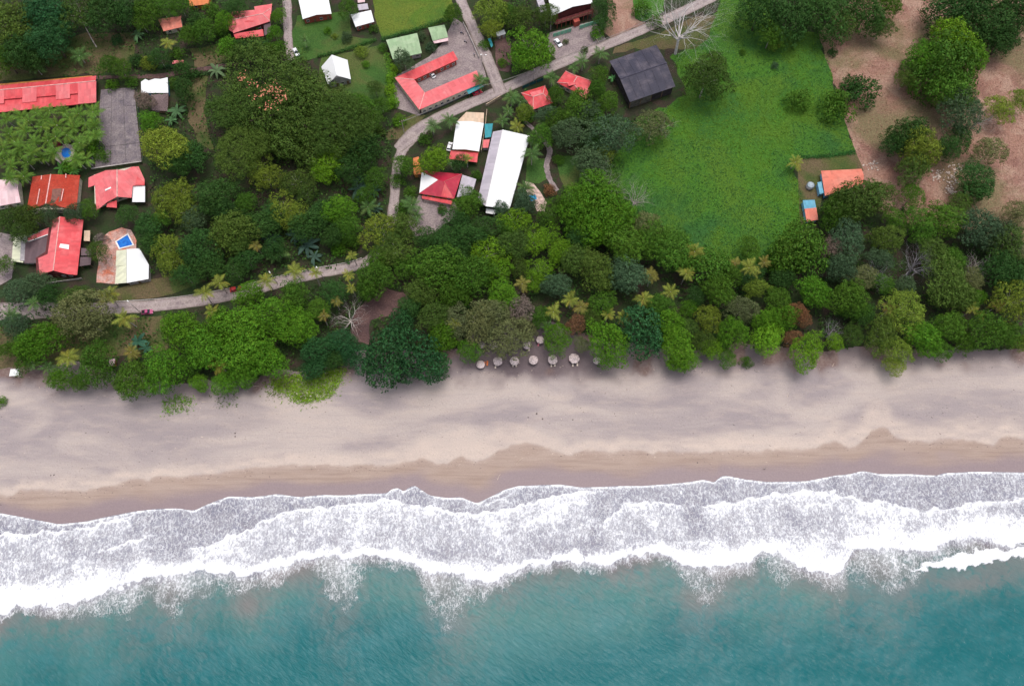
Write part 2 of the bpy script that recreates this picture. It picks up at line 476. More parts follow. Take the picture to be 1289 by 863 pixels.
sed = sed * (.55 + .7 * smooth_noise(X, Y, 9, 32)) + .3 * np.exp(-((px - 315) / 24) ** 2 - ((py - 765) / 14) ** 2) + .35 * np.exp(-((px - 880) / 28) ** 2 - ((py - 755) / 16) ** 2) + .4 * np.exp(-((px - 1215) / 50) ** 2 - ((py - 735) / 14) ** 2)
inner = 1 - sst(pyw, bl - 6, bl + 10)
deep = np.clip((py - bl) / 130 + (smooth_noise(X, Y, 14, 33) - .5) * .5 + (smooth_noise(X, Y * 2.2, 40, 34) - .5) * .4, 0, 1)
crest = np.exp(-((py - (bu * .35 + bl * .65)) / 16) ** 2)
near = np.clip(-d / 6, 0, 1)
Z = SEA_Z + .04 + np.where(d > 0, -.16 * d, 0) + near * (.55 * crest + .22 * np.clip(foam, 0, 1.2) + (smooth_noise(X, Y, 6, 35) - .5) * .25 + (smooth_noise(X * 1.5 + Y, Y - X * .6, 2.2, 36) - .5) * .16)
Z = np.maximum(Z, SEA_Z - 2.4)
m, nt, b = new_mat("sea_water")
v = coords(nt)
A = {k: attr(nt, k) for k in ("foam", "sed", "inner", "deep", "edge")}
vd = coords(nt, (1, 1, 1), (0, 0, R(35)))
rip = noise(nt, nd(nt, "Mapping", {"Vector": vd, "Scale": (0.45, 1.5, 1)}).outputs[0], 0.75, 5, 0.62, 0.5)
rip2 = noise(nt, coords(nt, (0.5, 1.1, 1), (0, 0, R(-18))), 0.09, 5, 0.6)
wat = mix(nt, ss(nt, A["deep"], 0.0, 1.0), (0.065, 0.185, 0.172), (0.008, 0.115, 0.125))
wat = mix(nt, M(nt, 'MULTIPLY', ss(nt, rip2, 0.40, 0.70), 0.5), wat, (0.045, 0.175, 0.19))
wat = mix(nt, M(nt, 'MULTIPLY', ss(nt, rip, 0.48, 0.78), 0.24), wat, (0.10, 0.235, 0.26))  # sky glints on the ripples are put into the colour as pale streaks
wat = mix(nt, M(nt, 'MULTIPLY', ss(nt, rip, 0.46, 0.28), 0.22), wat, (0.012, 0.11, 0.12))
sn = noise(nt, v, 0.28, 5, 0.65, 0.8)
wat = mix(nt, M(nt, 'MULTIPLY', A["sed"], ss(nt, M(nt, 'ADD', sn, M(nt, 'MULTIPLY', A["sed"], 0.35)), 0.40, 0.72), clamp=True), wat, (0.195, 0.165, 0.16))
wat = mix(nt, A["inner"], wat, mix(nt, ss(nt, sn, 0.35, 0.65), (0.185, 0.18, 0.24), (0.215, 0.20, 0.24)))
v1 = coords(nt, (1.0, 0.6, 1), (0, 0, R(-14)))
wv = nd(nt, "TexNoise", {"Vector": v, "Scale": 0.5, "Detail": 3.0})
vw = nd(nt, "VectorMath", {0: nd(nt, "VectorMath", {0: wv.outputs["Color"], 1: (0.5, 0.5, 0.5)}, operation='SUBTRACT').outputs[0], "Scale": 2.6}, operation='SCALE').outputs[0]
vq = nd(nt, "VectorMath", {0: coords(nt, (1.0, 0.55, 1), (0, 0, R(8))), 1: vw}, operation='ADD').outputs[0]
l1 = noise(nt, v1, 1.25, 5, 0.68, 0.9)
e1 = nd(nt, "TexVoronoi", {"Vector": vq, "Scale": 0.75, "Randomness": 1.0}, feature='DISTANCE_TO_EDGE').outputs["Distance"]
e2 = nd(nt, "TexVoronoi", {"Vector": vq, "Scale": 1.9, "Randomness": 1.0}, feature='DISTANCE_TO_EDGE').outputs["Distance"]
pat = noise(nt, v, 0.16, 4, 0.6, 0.6)
den = M(nt, 'ADD', A["foam"], M(nt, 'MULTIPLY', M(nt, 'SUBTRACT', pat, 0.5), 0.9))
den = M(nt, 'MULTIPLY', den, ss(nt, A["foam"], 0.0, 0.2))
lace = M(nt, 'ADD', M(nt, 'MULTIPLY', M(nt, 'SUBTRACT', l1, 0.5), 2.2), M(nt, 'MULTIPLY', M(nt, 'SUBTRACT', 0.2, e2), 0.9))
solid = ss(nt, M(nt, 'ADD', den, lace), 0.42, 1.05)
fil = M(nt, 'SUBTRACT', 1.0, M(nt, 'DIVIDE', e1, M(nt, 'ADD', 0.015, M(nt, 'MULTIPLY', M(nt, 'MAXIMUM', den, 0.0), 0.26))), None, True)
fil2 = M(nt, 'SUBTRACT', 1.0, M(nt, 'DIVIDE', e2, M(nt, 'ADD', 0.012, M(nt, 'MULTIPLY', M(nt, 'MAXIMUM', den, 0.0), 0.20))), None, True)
fil = M(nt, 'MULTIPLY', M(nt, 'MAXIMUM', fil, M(nt, 'MULTIPLY', fil2, 0.8)), M(nt, 'MULTIPLY', ss(nt, den, 0.02, 0.25), ss(nt, l1, 0.34, 0.55)))
fm = M(nt, 'MAXIMUM', solid, M(nt, 'MULTIPLY', fil, 0.9))
veil = M(nt, 'MULTIPLY', ss(nt, den, 0.1, 0.95), 0.42)
fm = M(nt, 'MAXIMUM', fm, veil)
fm = M(nt, 'MAXIMUM', fm, M(nt, 'MULTIPLY', ss(nt, M(nt, 'ADD', A['edge'], M(nt, 'MULTIPLY', M(nt, 'SUBTRACT', l1, 0.5), 0.6)), 0.2, 0.9), 0.85))
c = mix(nt, fm, wat, (0.80, 0.80, 0.82))
nt.links.new(c, b.inputs["Base Color"])
nt.links.new(M(nt, 'ADD', 0.16, M(nt, 'MULTIPLY', fm, 0.7)), b.inputs["Roughness"])
b.inputs["IOR"].default_value = 1.33
hgt = M(nt, 'ADD', M(nt, 'MULTIPLY', rip, 1.0), M(nt, 'MULTIPLY', fm, 0.5))
bump(nt, b, hgt, 0.35, 0.8)
me = np_mesh("sea", np.stack([X, Y, Z], 1), Fq, m)
me.polygons.foreach_set("use_smooth", [True] * len(me.polygons))
for k, a in (("foam", foam), ("edge", np.clip(edge, 0, 1)), ("sed", np.clip(sed, 0, 1)), ("inner", inner), ("deep", deep)):
    set_attr(me, k, a)
tag(obj("sea", me), "teal sea with white surf breaking along the beach", "sea", kind="structure")

# ------------------------------------------------------------------ sheets laid on the ground
_zl = [0.008]
def ragged(poly, step=2.0, amp=1.0, seed=1):
    pts = [U(a, b_) for a, b_ in poly]
    out = []
    for i, p in enumerate(pts):
        q = pts[(i + 1) % len(pts)]
        n = max(1, int((q - p).length / step))
        for k in range(n):
            out.append(p.lerp(q, k / n))
    a = np.array([[p.x, p.y] for p in out])
    a[:, 0] += (smooth_noise(a[:, 0], a[:, 1], 4.5, seed) - .5) * 2 * amp
    a[:, 1] += (smooth_noise(a[:, 0], a[:, 1], 4.1, seed + 1) - .5) * 2 * amp
    return a
def sheet(name, poly, mat, label, cat, amp=1.0, step=2.0, kind="structure"):
    _zl[0] += 0.005
    a = ragged(poly, step, amp, len(poly) * 7 + int(poly[0][0]) % 50)
    bm = bmesh.new()
    f = bm.faces.new([bm.verts.new((p[0], p[1], _zl[0])) for p in a])
    f.normal_update()
    if f.normal.z < 0:
        f.normal_flip()
    bmesh.ops.triangulate(bm, faces=bm.faces[:])
    me = bpy.data.meshes.new(name)
    bm.to_mesh(me); bm.free()
    me.materials.append(mat)
    return tag(obj(name, me), label, cat, kind=kind)
def road(name, pts, mat, label):
    """pts: (px, py, width in px)"""
    W = []
    P3 = [(U(a, b_), wd * mpp(a, b_)) for a, b_, wd in pts]
    L = []
    for i in range(len(P3) - 1):
        p0, p1, p2, p3 = (P3[max(i - 1, 0)][0], P3[i][0], P3[i + 1][0], P3[min(i + 2, len(P3) - 1)][0])
        for k in range(8):
            t = k / 8
            q = 0.5 * ((2 * p1) + (p2 - p0) * t + (2 * p0 - 5 * p1 + 4 * p2 - p3) * t * t + (3 * p1 - p0 - 3 * p2 + p3) * t ** 3)
            L.append((q, P3[i][1] * (1 - t) + P3[i + 1][1] * t))
    L.append(P3[-1])
    _zl[0] += 0.005
    vs, fs = [], []
    for i, (q, wd) in enumerate(L):
        dr = (L[min(i + 1, len(L) - 1)][0] - L[max(i - 1, 0)][0]).normalized()
        nn = Vector((-dr.y, dr.x, 0))
        j1, j2 = random.uniform(-.18, .18), random.uniform(-.18, .18)
        vs += [q + nn * (wd / 2 + j1), q - nn * (wd / 2 + j2)]
        if i:
            k = 2 * i
            fs.append([k - 1, k + 1, k, k - 2])
    for v_ in vs:
        v_.z = _zl[0]
    me = mesh(name, vs, fs, mat)
    l = me.uv_layers.new(name="UVMap")
    l.data.foreach_set("uv", np.array([((i % 2), i // 2) for f in fs for i in f], np.float32).ravel())
    return tag(obj(name, me), label, "road", kind="structure"), L
MEADOW = tone("meadow_grass", [(0.045, 0.14, 0.016), (0.035, 0.115, 0.022), (0.06, 0.165, 0.014), (0.075, 0.16, 0.014)], [0.05, 0.025, 0.035], bumpd=0.3)
LAWN = tone("lawn", [(0.055, 0.125, 0.022), (0.04, 0.10, 0.018), (0.09, 0.11, 0.03)], [0.08, 0.05])
YELLOWLAWN = tone("yellow_meadow", [(0.085, 0.155, 0.016), (0.06, 0.13, 0.018), (0.12, 0.16, 0.02)], [0.09, 0.05])
DRY = tone("dry_grass", [(0.32, 0.175, 0.13), (0.245, 0.125, 0.098), (0.38, 0.24, 0.18), (0.19, 0.15, 0.08)], [0.05, 0.12, 0.03])
ROUGHGRASS = tone("rough_grass", [(0.08, 0.095, 0.025), (0.055, 0.085, 0.02), (0.13, 0.095, 0.05)], [0.08, 0.06])
REDSOIL = tone("reddish_soil", [(0.11, 0.062, 0.058), (0.09, 0.052, 0.052), (0.14, 0.08, 0.072)], [0.1, 0.2])
GRAVEL = tone("gravel", [(0.26, 0.205, 0.205), (0.22, 0.17, 0.175), (0.31, 0.25, 0.24)], [0.12, 0.25], bumpd=0.03)
ROADM = tone("road_surface", [(0.33, 0.265, 0.255), (0.28, 0.22, 0.22), (0.38, 0.31, 0.29)], [0.1, 0.3], bumpd=0.02)
nt = ROADM.node_tree
u_ = nd(nt, "SeparateXYZ", {"Vector": nd(nt, "UVMap").outputs[0]}).outputs[0]
b = nt.nodes["Principled BSDF"]
src = b.inputs["Base Color"].links[0].from_socket
wear = M(nt, 'ABSOLUTE', M(nt, 'SUBTRACT', M(nt, 'ABSOLUTE', M(nt, 'SUBTRACT', u_, 0.5)), 0.22))      # distance from the two wheel tracks
wob = M(nt, 'MULTIPLY', M(nt, 'SUBTRACT', noise(nt, coords(nt), 0.25, 4), 0.5), 0.12)
src = mix(nt, M(nt, 'MULTIPLY', ss(nt, M(nt, 'ADD', wear, wob), 0.11, 0.02), 0.5), src, (0.40, 0.33, 0.315))
src = mix(nt, M(nt, 'MULTIPLY', ss(nt, M(nt, 'ADD', M(nt, 'ABSOLUTE', M(nt, 'SUBTRACT', u_, 0.5)), wob), 0.36, 0.5), 0.8), src, (0.17, 0.14, 0.115))
nt.links.new(src, b.inputs["Base Color"])
sheet("meadow", [(893,-25),(960,-25),(975,30),(1005,42),(1030,42),(1042,75),(1052,110),(1060,130),(1068,165),(1077,190),(1040,197),(1005,198),(1000,215),(1012,250),(1010,300),(985,325),(940,340),(890,340),(840,330),(790,300),(780,240),(760,215),(785,185),(800,150),(845,132),(862,118),(856,95),(845,75),(868,58),(890,32),(905,5)], MEADOW, "tall bright green grass field beside the dry pasture", "meadow", 1.8)
sheet("meadow", [(790,-25),(832,-25),(836,14),(815,26),(800,24),(795,5)], MEADOW, "small strip of green grass above the road near the bare tree", "meadow", .8)
sheet("verge", [(832,42),(868,24),(900,18),(892,45),(875,62),(830,62),(800,62),(770,68),(775,60)], ROUGHGRASS, "yellowish grass verge between road and black barn", "verge", .8)
sheet("dirt_patch", [(762,-25),(795,-25),(800,24),(812,28),(770,48),(758,40),(765,20)], DRY, "brown bare dirt beside the green fenced house", "dirt", .8)
sheet("pasture", [(1030,40),(1060,10),(1100,-25),(1340,-25),(1340,320),(1230,290),(1150,285),(1095,260),(1082,215),(1077,190),(1068,165),(1060,130),(1050,105),(1040,72)], DRY, "dry reddish brown pasture at the right", "pasture", .8)
sheet("lawn", [(1003,198),(1077,192),(1086,215),(1040,222),(1032,262),(1008,285),(1006,245)], ROUGHGRASS, "pale lawn around the salmon roofed cottage", "lawn", .5)
sheet("lawn", [(366,45),(375,20),(440,15),(442,46),(475,50),(462,60),(420,68),(375,78),(366,72)], LAWN, "green lawn below the orange walled white house", "lawn", .5)
sheet("lawn", [(398,112),(405,72),(440,66),(482,56),(492,98),(498,132),(470,150),(440,130)], LAWN, "green lawn around the white gable house", "lawn", .5)
sheet("lawn", [(466,-25),(562,-25),(574,22),(550,32),(480,48),(472,22)], YELLOWLAWN, "yellow green meadow behind the green roofs", "lawn", .5)
sheet("rough_grass", [(-25,62),(60,58),(108,42),(172,42),(168,72),(128,92),(-25,104)], ROUGHGRASS, "rough grass slope above the long red roof", "grass", .8)
sheet("rough_grass", [(228,100),(262,96),(255,140),(270,190),(250,180),(238,150)], ROUGHGRASS, "worn grassy path between the court and the huge tree", "grass", .8)
sheet("rough_grass", [(240,62),(285,55),(300,72),(268,82),(246,86)], ROUGHGRASS, "rough grass below the small orange roofs", "grass", .8)
sheet("rough_grass", [(186,352),(232,345),(262,352),(205,374),(120,382),(140,365)], ROUGHGRASS, "grass strip between the white pool shed and the road", "grass", .6)
sheet("rough_grass", [(-25,412),(30,410),(110,404),(205,396),(215,440),(60,458),(-25,468)], ROUGHGRASS, "patchy grass between the lower road and the beach", "grass", .8)
sheet("lawn", [(700,196),(728,196),(732,232),(716,248),(704,222)], LAWN, "small green garden lawn beside the curving path", "lawn", .4)
sheet("lawn", [(664,200),(688,200),(690,225),(678,232),(662,228)], LAWN, "garden lawn beside the long white roof", "lawn", .4)
sheet("rough_grass", [(484,168),(505,152),(525,142),(535,146),(512,174),(486,176)], ROUGHGRASS, "grass corner at the junction of two lanes", "grass", .4)
sheet("sand_clearing", [(440,418),(450,388),(478,358),(508,370),(520,388),(492,396),(468,402),(462,432),(446,432)], REDSOIL, "bare pinkish soil clearing beside the bare grey tree", "clearing", .8)
sheet("gravel_yard", [(572,22),(586,32),(606,74),(612,98),(600,114),(528,146),(498,136),(494,98),(540,72),(556,55)], GRAVEL, "grey gravel yard around the red u shaped roof", "yard", .3)
sheet("gravel_yard", [(690,42),(750,26),(762,50),(738,76),(708,82),(690,64)], GRAVEL, "gravel forecourt below the green fence", "yard", .4)
sheet("gravel_yard", [(528,246),(572,255),(578,270),(548,292),(520,300),(514,276)], GRAVEL, "gravel yard below the crimson roof", "yard", .4)
sheet("gravel_yard", [(-25,288),(20,296),(16,350),(-25,372)], GRAVEL, "grey gravel drive left of the big red roof", "yard", .3)
sheet("dirt_patch", [(622,44),(640,44),(646,72),(640,92),(625,88)], REDSOIL, "bare red soil below the tiny white roof", "dirt", .5)
R1, L1 = road("road", [(-25,392,26),(40,391,24),(100,390,18),(160,387,17),(220,382,16),(290,371,17),(345,357,16),(400,344,14),(450,334,14),(475,318,14),(490,290,13),(496,255,13),(499,215,12),(505,192,13),(515,176,18)], ROADM, "pale beach road curving along the trees")
R3, L3 = road("road", [(500,188,12),(520,170,22),(545,152,16),(590,131,15),(632,113,15),(690,86,15),(760,58,14),(830,28,14),(880,5,14),(930,-20,14)], ROADM, "pale straight lane running past the black barn")
R4, L4 = road("road", [(570,-22,13),(585,12,13),(600,45,14),(615,78,15),(630,116,17)], ROADM, "grey lane running down beside the u shaped roof")
R5, L5 = road("road", [(361,-25,11),(362,20,11),(363,50,11),(366,76,9)], ROADM, "narrow concrete lane beside the pink red house")
R6, L6 = road("path", [(120,98,5),(160,97,5),(200,96,7),(235,90,7),(275,84,6),(320,76,4)], REDSOIL, "narrow dirt lane above the sports court")
R7, L7 = road("path", [(660,152,4),(676,168,5),(685,178,6),(692,190,7),(688,208,7),(692,226,6),(702,240,5)], GRAVEL, "curving garden path beside the small lawn")
for o in (R6, R7): o["category"] = "path"
# low kerb along the upper side of the beach road
kb = MB()
for i in range(22, 66):
    q0, w0 = L1[i]; q1, w1 = L1[i + 1]
    dr = (q1 - q0).normalized(); nn = Vector((-dr.y, dr.x, 0))
    c_ = (q0 + q1) / 2 + nn * (w0 / 2 + .22)
    kb.box((c_.x, c_.y, .07), ((q1 - q0).length + .02, .25, .16), math.atan2(dr.y, dr.x))
kb_o = kb.build("kerb", plain("concrete", (0.4, 0.36, 0.34), 0.85))
tag(kb_o, "low concrete kerb along the beach road", "kerb", kind="structure")
# ------------------------------------------------------------------ plant prototypes
def lobes(r, n, R_, Hc, lr, low=-0.25, hole=0.0, rough=.1):
    out = []
    ph = r.random() * 6.28
    a, b_ = r.random(2) * 6.28
    for i in range(n):
        z = 1 - (i + .5) / n * (1 - low)
        t = ph + i * 2.39996
        q = math.sqrt(max(0, 1 - z * z))
        t += r.normal() * .15
        wob = 1 + .16 * math.sin(2 * t + a) + .11 * math.sin(3 * t + b_)
        if r.random() < hole:
            continue
        k = r.uniform(.96 - 1.6 * rough, 1.06) * wob
        rad = lr * R_ * r.uniform(.7, 1.3)
        c_ = np.array([q * math.cos(t) * (R_ - rad * .8) * k, q * math.sin(t) * (R_ - rad * .8) * k, z * (Hc - rad * .6) * r.uniform(.85, 1.1)])
        out.append((c_, rad))
    return out
def crown(name, seed, R_, Hc, n, lr, leaf, dens, hole=0.0, low=-0.25, fill=0.5, flat=1.0, jit=.3, rough=.1, sub=.40):
    """boughs (lobes) carry leaf clusters (sub-lobes), clusters carry leaves"""
    r = np.random.default_rng(seed)
    Cs, Ns, Ss = [], [], []
    for c_, rad in lobes(r, n, R_, Hc, lr, low, hole, rough):
        out = c_ / (np.linalg.norm(c_) + 1e-6) * .8 + np.array([0, 0, .45])
        m = int(4.2 / (sub * sub) * .62)
        g = np.arange(m) + .5
        ph = np.arccos(1 - 2 * g / m); th = np.pi * (1 + 5 ** .5) * g + r.random() * 6.28
        d = np.stack([np.cos(th) * np.sin(ph), np.sin(th) * np.sin(ph), np.cos(ph)], 1)
        d = d[(d @ out) > -.15]
        sc_ = c_ + d * rad * (r.uniform(.72, 1.12, (len(d), 1))) * np.array([1, 1, flat]) + r.normal(size=d.shape) * rad * .08
        for q, dd in zip(sc_, d):
            sr = rad * sub * r.uniform(.75, 1.3)
            k = int(dens * 5.0 * sr * sr / (leaf * leaf)) + 5
            e = r.normal(size=(k, 3)); e /= np.linalg.norm(e, axis=1, keepdims=True)
            e = e[(e @ (dd + np.array([0, 0, .4]))) > -.3]
            rr = sr * (1 - .3 * r.random(len(e)) ** 2 + .08 * r.normal(size=len(e)))
            Cs.append(q + e * rr[:, None] * np.array([1, 1, .8]))
            Ns.append(e + dd * .3 + np.array([0, 0, .15]) + jit * r.normal(size=e.shape))
            Ss.append(leaf * r.uniform(.65, 1.3, len(e)))
    k = int(fill * 3 * R_ * R_ / (leaf * leaf))
    if k:
        d = r.normal(size=(k, 3)); d /= np.linalg.norm(d, axis=1, keepdims=True)
        d[:, 2] = np.abs(d[:, 2]) - .15
        Cs.append(d * np.array([R_, R_, Hc]) * (r.random((k, 1)) ** .4 * .7))
        Ns.append(d + .6 * r.normal(size=d.shape)); Ss.append(leaf * r.uniform(.9, 1.6, k))
    return leaves(name, np.concatenate(Cs), np.concatenate(Ns), np.concatenate(Ss), LEAF, r)
def trunk_mesh(name, seed, h, r0, spread, mat, limbs=5):
    r = random.Random(seed)
    mb = MB()
    top = h * .72
    mb.tube([(0, 0, -.2), (r.uniform(-.2, .2), r.uniform(-.2, .2), top * .5), (r.uniform(-.3, .3), r.uniform(-.3, .3), top)], [r0 * 1.25, r0 * .85, r0 * .65], 6)
    for i in range(limbs):
        t = 6.283 * i / limbs + r.uniform(-.4, .4)
        e = spread * r.uniform(.5, .8)
        z0 = top * r.uniform(.75, 1)
        mb.tube([(0, 0, z0), (math.cos(t) * e * .5, math.sin(t) * e * .5, z0 + (h - z0) * .75), (math.cos(t) * e, math.sin(t) * e, h + spread * .15)], [r0 * .5, r0 * .32, r0 * .12], 5, False)
    return mesh(name, mb.v, mb.f, mat, True)
PRO = {   # kind -> list of (reference radius, crown mesh)
 'round': [(6.2, crown("crown_round", s, 7, 5.8, 24, .34, .42, 1.5, fill=1.2, jit=.24, rough=.21, sub=.36)) for s in (1, 2, 3)],
 'bigleaf': [(6.2, crown("crown_broad", s, 7, 5.4, 34, .24, .62, 1.5, .03, fill=1.2, jit=.28, sub=.5)) for s in (4, 5)],
 'open': [(6.6, crown("crown_open", s, 7.5, 5.4, 26, .25, .42, 1.6, .1, -.2, .7, .8, .24, .14, .42)) for s in (6, 7, 8)],
 'fine': [(5.7, crown("crown_fine", s, 6.5, 5.4, 36, .25, .36, 1.5, .02, fill=1.2, jit=.24, rough=.19, sub=.40)) for s in (9, 10, 11)],
 'wispy': [(5.6, crown("crown_wispy", s, 6.5, 5.0, 56, .18, .34, 1.7, .06, -.25, 1.2, 1.0, .45, .14, .5)) for s in (12, 13)],
 'bush': [(2.8, crown("foliage_bush", s, 3, 2.4, 16, .33, .30, 1.5, 0, -.45, 1.2, jit=.26, sub=.45)) for s in (14, 15, 16)],
 'giant': [(26.0, crown("crown_giant", 17, 27, 14, 175, .115, .60, 1.5, .03, -.1, .5, jit=.2, rough=.2, sub=.45))],
}
TRUNKS = [trunk_mesh("trunk", s, 8, .38, 5.5, BARK) for s in (1, 2, 3)]
PTRUNKS = [trunk_mesh("trunk", s, 8, .30, 5.5, PALEBARK, 7) for s in (4, 5)]
PAL = {'D': (.032, .078, .016), 'M': (.054, .118, .012), 'G': (.066, .155, .010), 'L': (.11, .22, .012), 'O': (.064, .106, .018),
       'Y': (.135, .185, .022), 'B': (.022, .074, .022), 'K': (.115, .13, .05), 'R': (.19, .09, .045), 'T': (.052, .09, .04), 'P': (.17, .13, .11), 'X': (.052, .09, .015)}
NAMES = {'D': 'dark green', 'M': 'mid green', 'G': 'bright green', 'L': 'lime green', 'O': 'dull olive', 'Y': 'yellow green', 'B': 'deep bluish green',
         'K': 'greyish olive', 'R': 'reddish brown', 'T': 'grey green', 'P': 'pale brown', 'X': 'brownish green'}
FORM = {'round': ('tree', 'round topped tree'), 'bigleaf': ('tree', 'broad leaved tree'), 'open': ('tree', 'open crowned tree'),
        'fine': ('tree', 'fine leaved tree'), 'wispy': ('tree', 'wispy tree'), 'bush': ('bush', 'bush'), 'palm': ('palm', 'palm'), 'banana': ('banana plant', 'banana plant')}
LAND = [((60,118),'the long red roof'),((148,160),'the grey sports court'),((70,242),'the orange tiled roof'),((145,240),'the red roof with white awning'),((80,310),'the red roof with white skylight'),
 ((158,303),'the blue rectangular pool'),((213,28),'the small orange roofed hut'),((315,27),'the pink red house'),((423,88),'the white gable house'),((545,108),'the u shaped red roof'),
 ((508,57),'the larger green roof'),((397,10),'the orange walled white house'),((597,108),'the teal canopy'),((720,18),'the veranda house'),((680,122),'the left of the twin red roofs'),((723,106),'the right of the twin red roofs'),
 ((808,95),'the black barn'),((637,215),'the long white roof'),((555,235),'the crimson roof'),((590,170),'the white roof with tan end'),((862,35),'the tall bare white tree'),((1060,228),'the salmon roofed cottage'),
 ((1020,265),'the blue and salmon hut'),((610,455),'the leftmost thatched umbrella'),((722,452),'the rightmost thatched umbrella'),((665,452),'the middle thatched umbrellas'),((185,392),'the pink car'),((440,395),'the bare tree by the clearing'),((360,125),'the huge spreading tree'),
 ((1195,225),'the pale rock pile'),((23,470),'the white beach hut'),((1140,325),'the bleached tree'),((385,488),'the beach grass patch'),((724,407),'the orange shrub'),((1190,77),'the big round pasture tree'),
 ((507,180),'the lane junction'),((478,385),'the bare soil clearing'),((669,249),'the turquoise garden pool'),((84,193),'the oval blue pool'),((194,107),'the white shed by the court'),((455,23),'the small white cottage'),
 ((631,44),'the tiny white roof'),((750,262),'the large round tree by the meadow'),((490,440),'the big dark tree by the clearing'),((890,97),'the lone meadow tree'),((1190,690),'the surf'),((0,420),'the left edge of the photo'),((1289,400),'the right edge of the photo'),((1150,0),'the top edge of the photo')]
_used = set()
def where(px, py, first, maxw=16):
    c_ = sorted(LAND, key=lambda l: (l[0][0] - px) ** 2 + (l[0][1] - py) ** 2)
    def rel(l):
        dx, dy = px - l[0][0], py - l[0][1]
        if l[1].startswith('the ') and 'edge' in l[1]:
            return 'near ' + l[1]
        d = math.hypot(dx, dy)
        a = math.degrees(math.atan2(-dy, dx)) % 360
        s = ('right of', 'up and right of', 'above', 'up and left of', 'left of', 'down and left of', 'below', 'down and right of')[int((a + 22.5) // 45) % 8]
        return ('just ' if d < 32 else '' if d < 85 else 'well ') + s + ' ' + l[1]
    cands = [first + ' ' + rel(l) for l in c_[:3]]
    cands += [first + ' ' + rel(c_[i]) + ' and ' + rel(c_[j]) for i, j in ((0, 1), (0, 2), (1, 2), (0, 3), (1, 3), (2, 3), (0, 4), (1, 4))]
    cands += [x.replace(first, o_ + ' ' + first) for o_ in ('another', 'a further', 'one more') for x in cands[:3]]
    for x in cands:
        if x not in _used and len(x.split()) <= maxw:
            break
    _used.add(x)
    return x
def top_z(kind, r):
    if kind == 'bush':
        return 1.3 * r
    return min(17.0, 3.0 + 1.55 * r)
_tn = [0]
def plant(px, py, rp, kind, ck, label=None, zc=None, group=None, squash=1.0):
    i = _tn[0]; _tn[0] += 1
    r = rp * mpp(px, py)
    ztop = top_z(kind, r) if zc is None else zc + r * .6
    ref, me = PRO[kind][i % len(PRO[kind])]
    hgt = {'giant': 15 / 26}.get(kind, .78) * r
    if kind == 'giant':
        ztop = zc + 7
    zb = max(ztop - hgt, .25 * r if kind == 'bush' else 1.5)
    p = U(px, py, zb + hgt * .5)
    s = r / ref
    rz = (i * 2.4) % 6.283
    c0 = PAL[ck]
    j = 1 + .16 * math.sin(i * 12.9898)
    h_ = .06 * math.sin(i * 78.233)
    colr = (c0[0] * j * (1 + h_), c0[1] * j, c0[2] * j * (1 - h_), 1)
    size = 'small ' if rp < 11 else '' if rp < 20 else 'large ' if rp < 32 else 'very large '
    cat, form = FORM.get(kind, ('tree', 'tree'))
    lab = label or where(px, py, size + NAMES[ck] + ' ' + form)
    group = group or ('bushes around the village' if kind == 'bush' else 'trees of the coastal wood')
    if kind == 'bush':
        o = obj("bush", me)
        o.location = (p.x, p.y, zb)
        o.scale = (s, s, s * squash)
        o.rotation_euler = (0, 0, rz)
        o.color = colr
        tag(o, lab, cat, group)
        return o
    o = empty("tree", (p.x, p.y, 0), lab, cat, group)
    k = obj("crown", me, o)
    k.location = (0, 0, zb)
    k.scale = (s, s, s * squash)
    k.rotation_euler = (.14 * math.sin(i * 3.7), .14 * math.sin(i * 5.3), rz)
    k.scale = (s * (1 + .17 * math.sin(i * 1.9)), s * (1 - .14 * math.sin(i * 1.9 + .6)), s * squash * (1 + .12 * math.sin(i * 4.1)))
    k.color = colr
    pale = kind in ('open', 'wispy') or ck == 'K'
    t = obj("trunk", (PTRUNKS if pale else TRUNKS)[i % (2 if pale else 3)], o)
    q = r / 7
    t.scale = (max(q, .35), max(q, .35), (zb + hgt * .35) / 8)
    return o
# ---- palms
def frond_mesh(name, L, droop, w_, seed):
    r = random.Random(seed)
    n = 9
    pts = []
    for i in range(n + 1):
        t = i / n
        pts.append(Vector((L * (t - .12 * t * t), 0, L * (.34 * t - droop * t * t))))
    vs, fs = [], []
    for i in range(1, n + 1):
        p, q = pts[i - 1], pts[i]
        ww = w_ * math.sin(math.pi * min(.97, .12 + .86 * i / n)) ** .7
        for sgn in (-1, 1):
            for hh in (0, .5):
                a = p.lerp(q, hh); b_ = p.lerp(q, hh + .42)
                tip = a.lerp(b_, .9) + Vector((ww * .55, sgn * ww, -ww * .42 + r.uniform(-.08, .08)))
                k = len(vs)
                vs += [a, b_, tip]
                fs.append([k, k + 1, k + 2] if sgn > 0 else [k, k + 2, k + 1])
    return mesh(name, vs, fs, LEAF)
FRONDS = [frond_mesh("frond", 4.0, d, .85, i) for i, d in enumerate((.34, .5, .72))]
FEATHER = [frond_mesh("frond", 3.4, d, .7, i + 9) for i, d in enumerate((.2, .42, .6))]
PT = {}
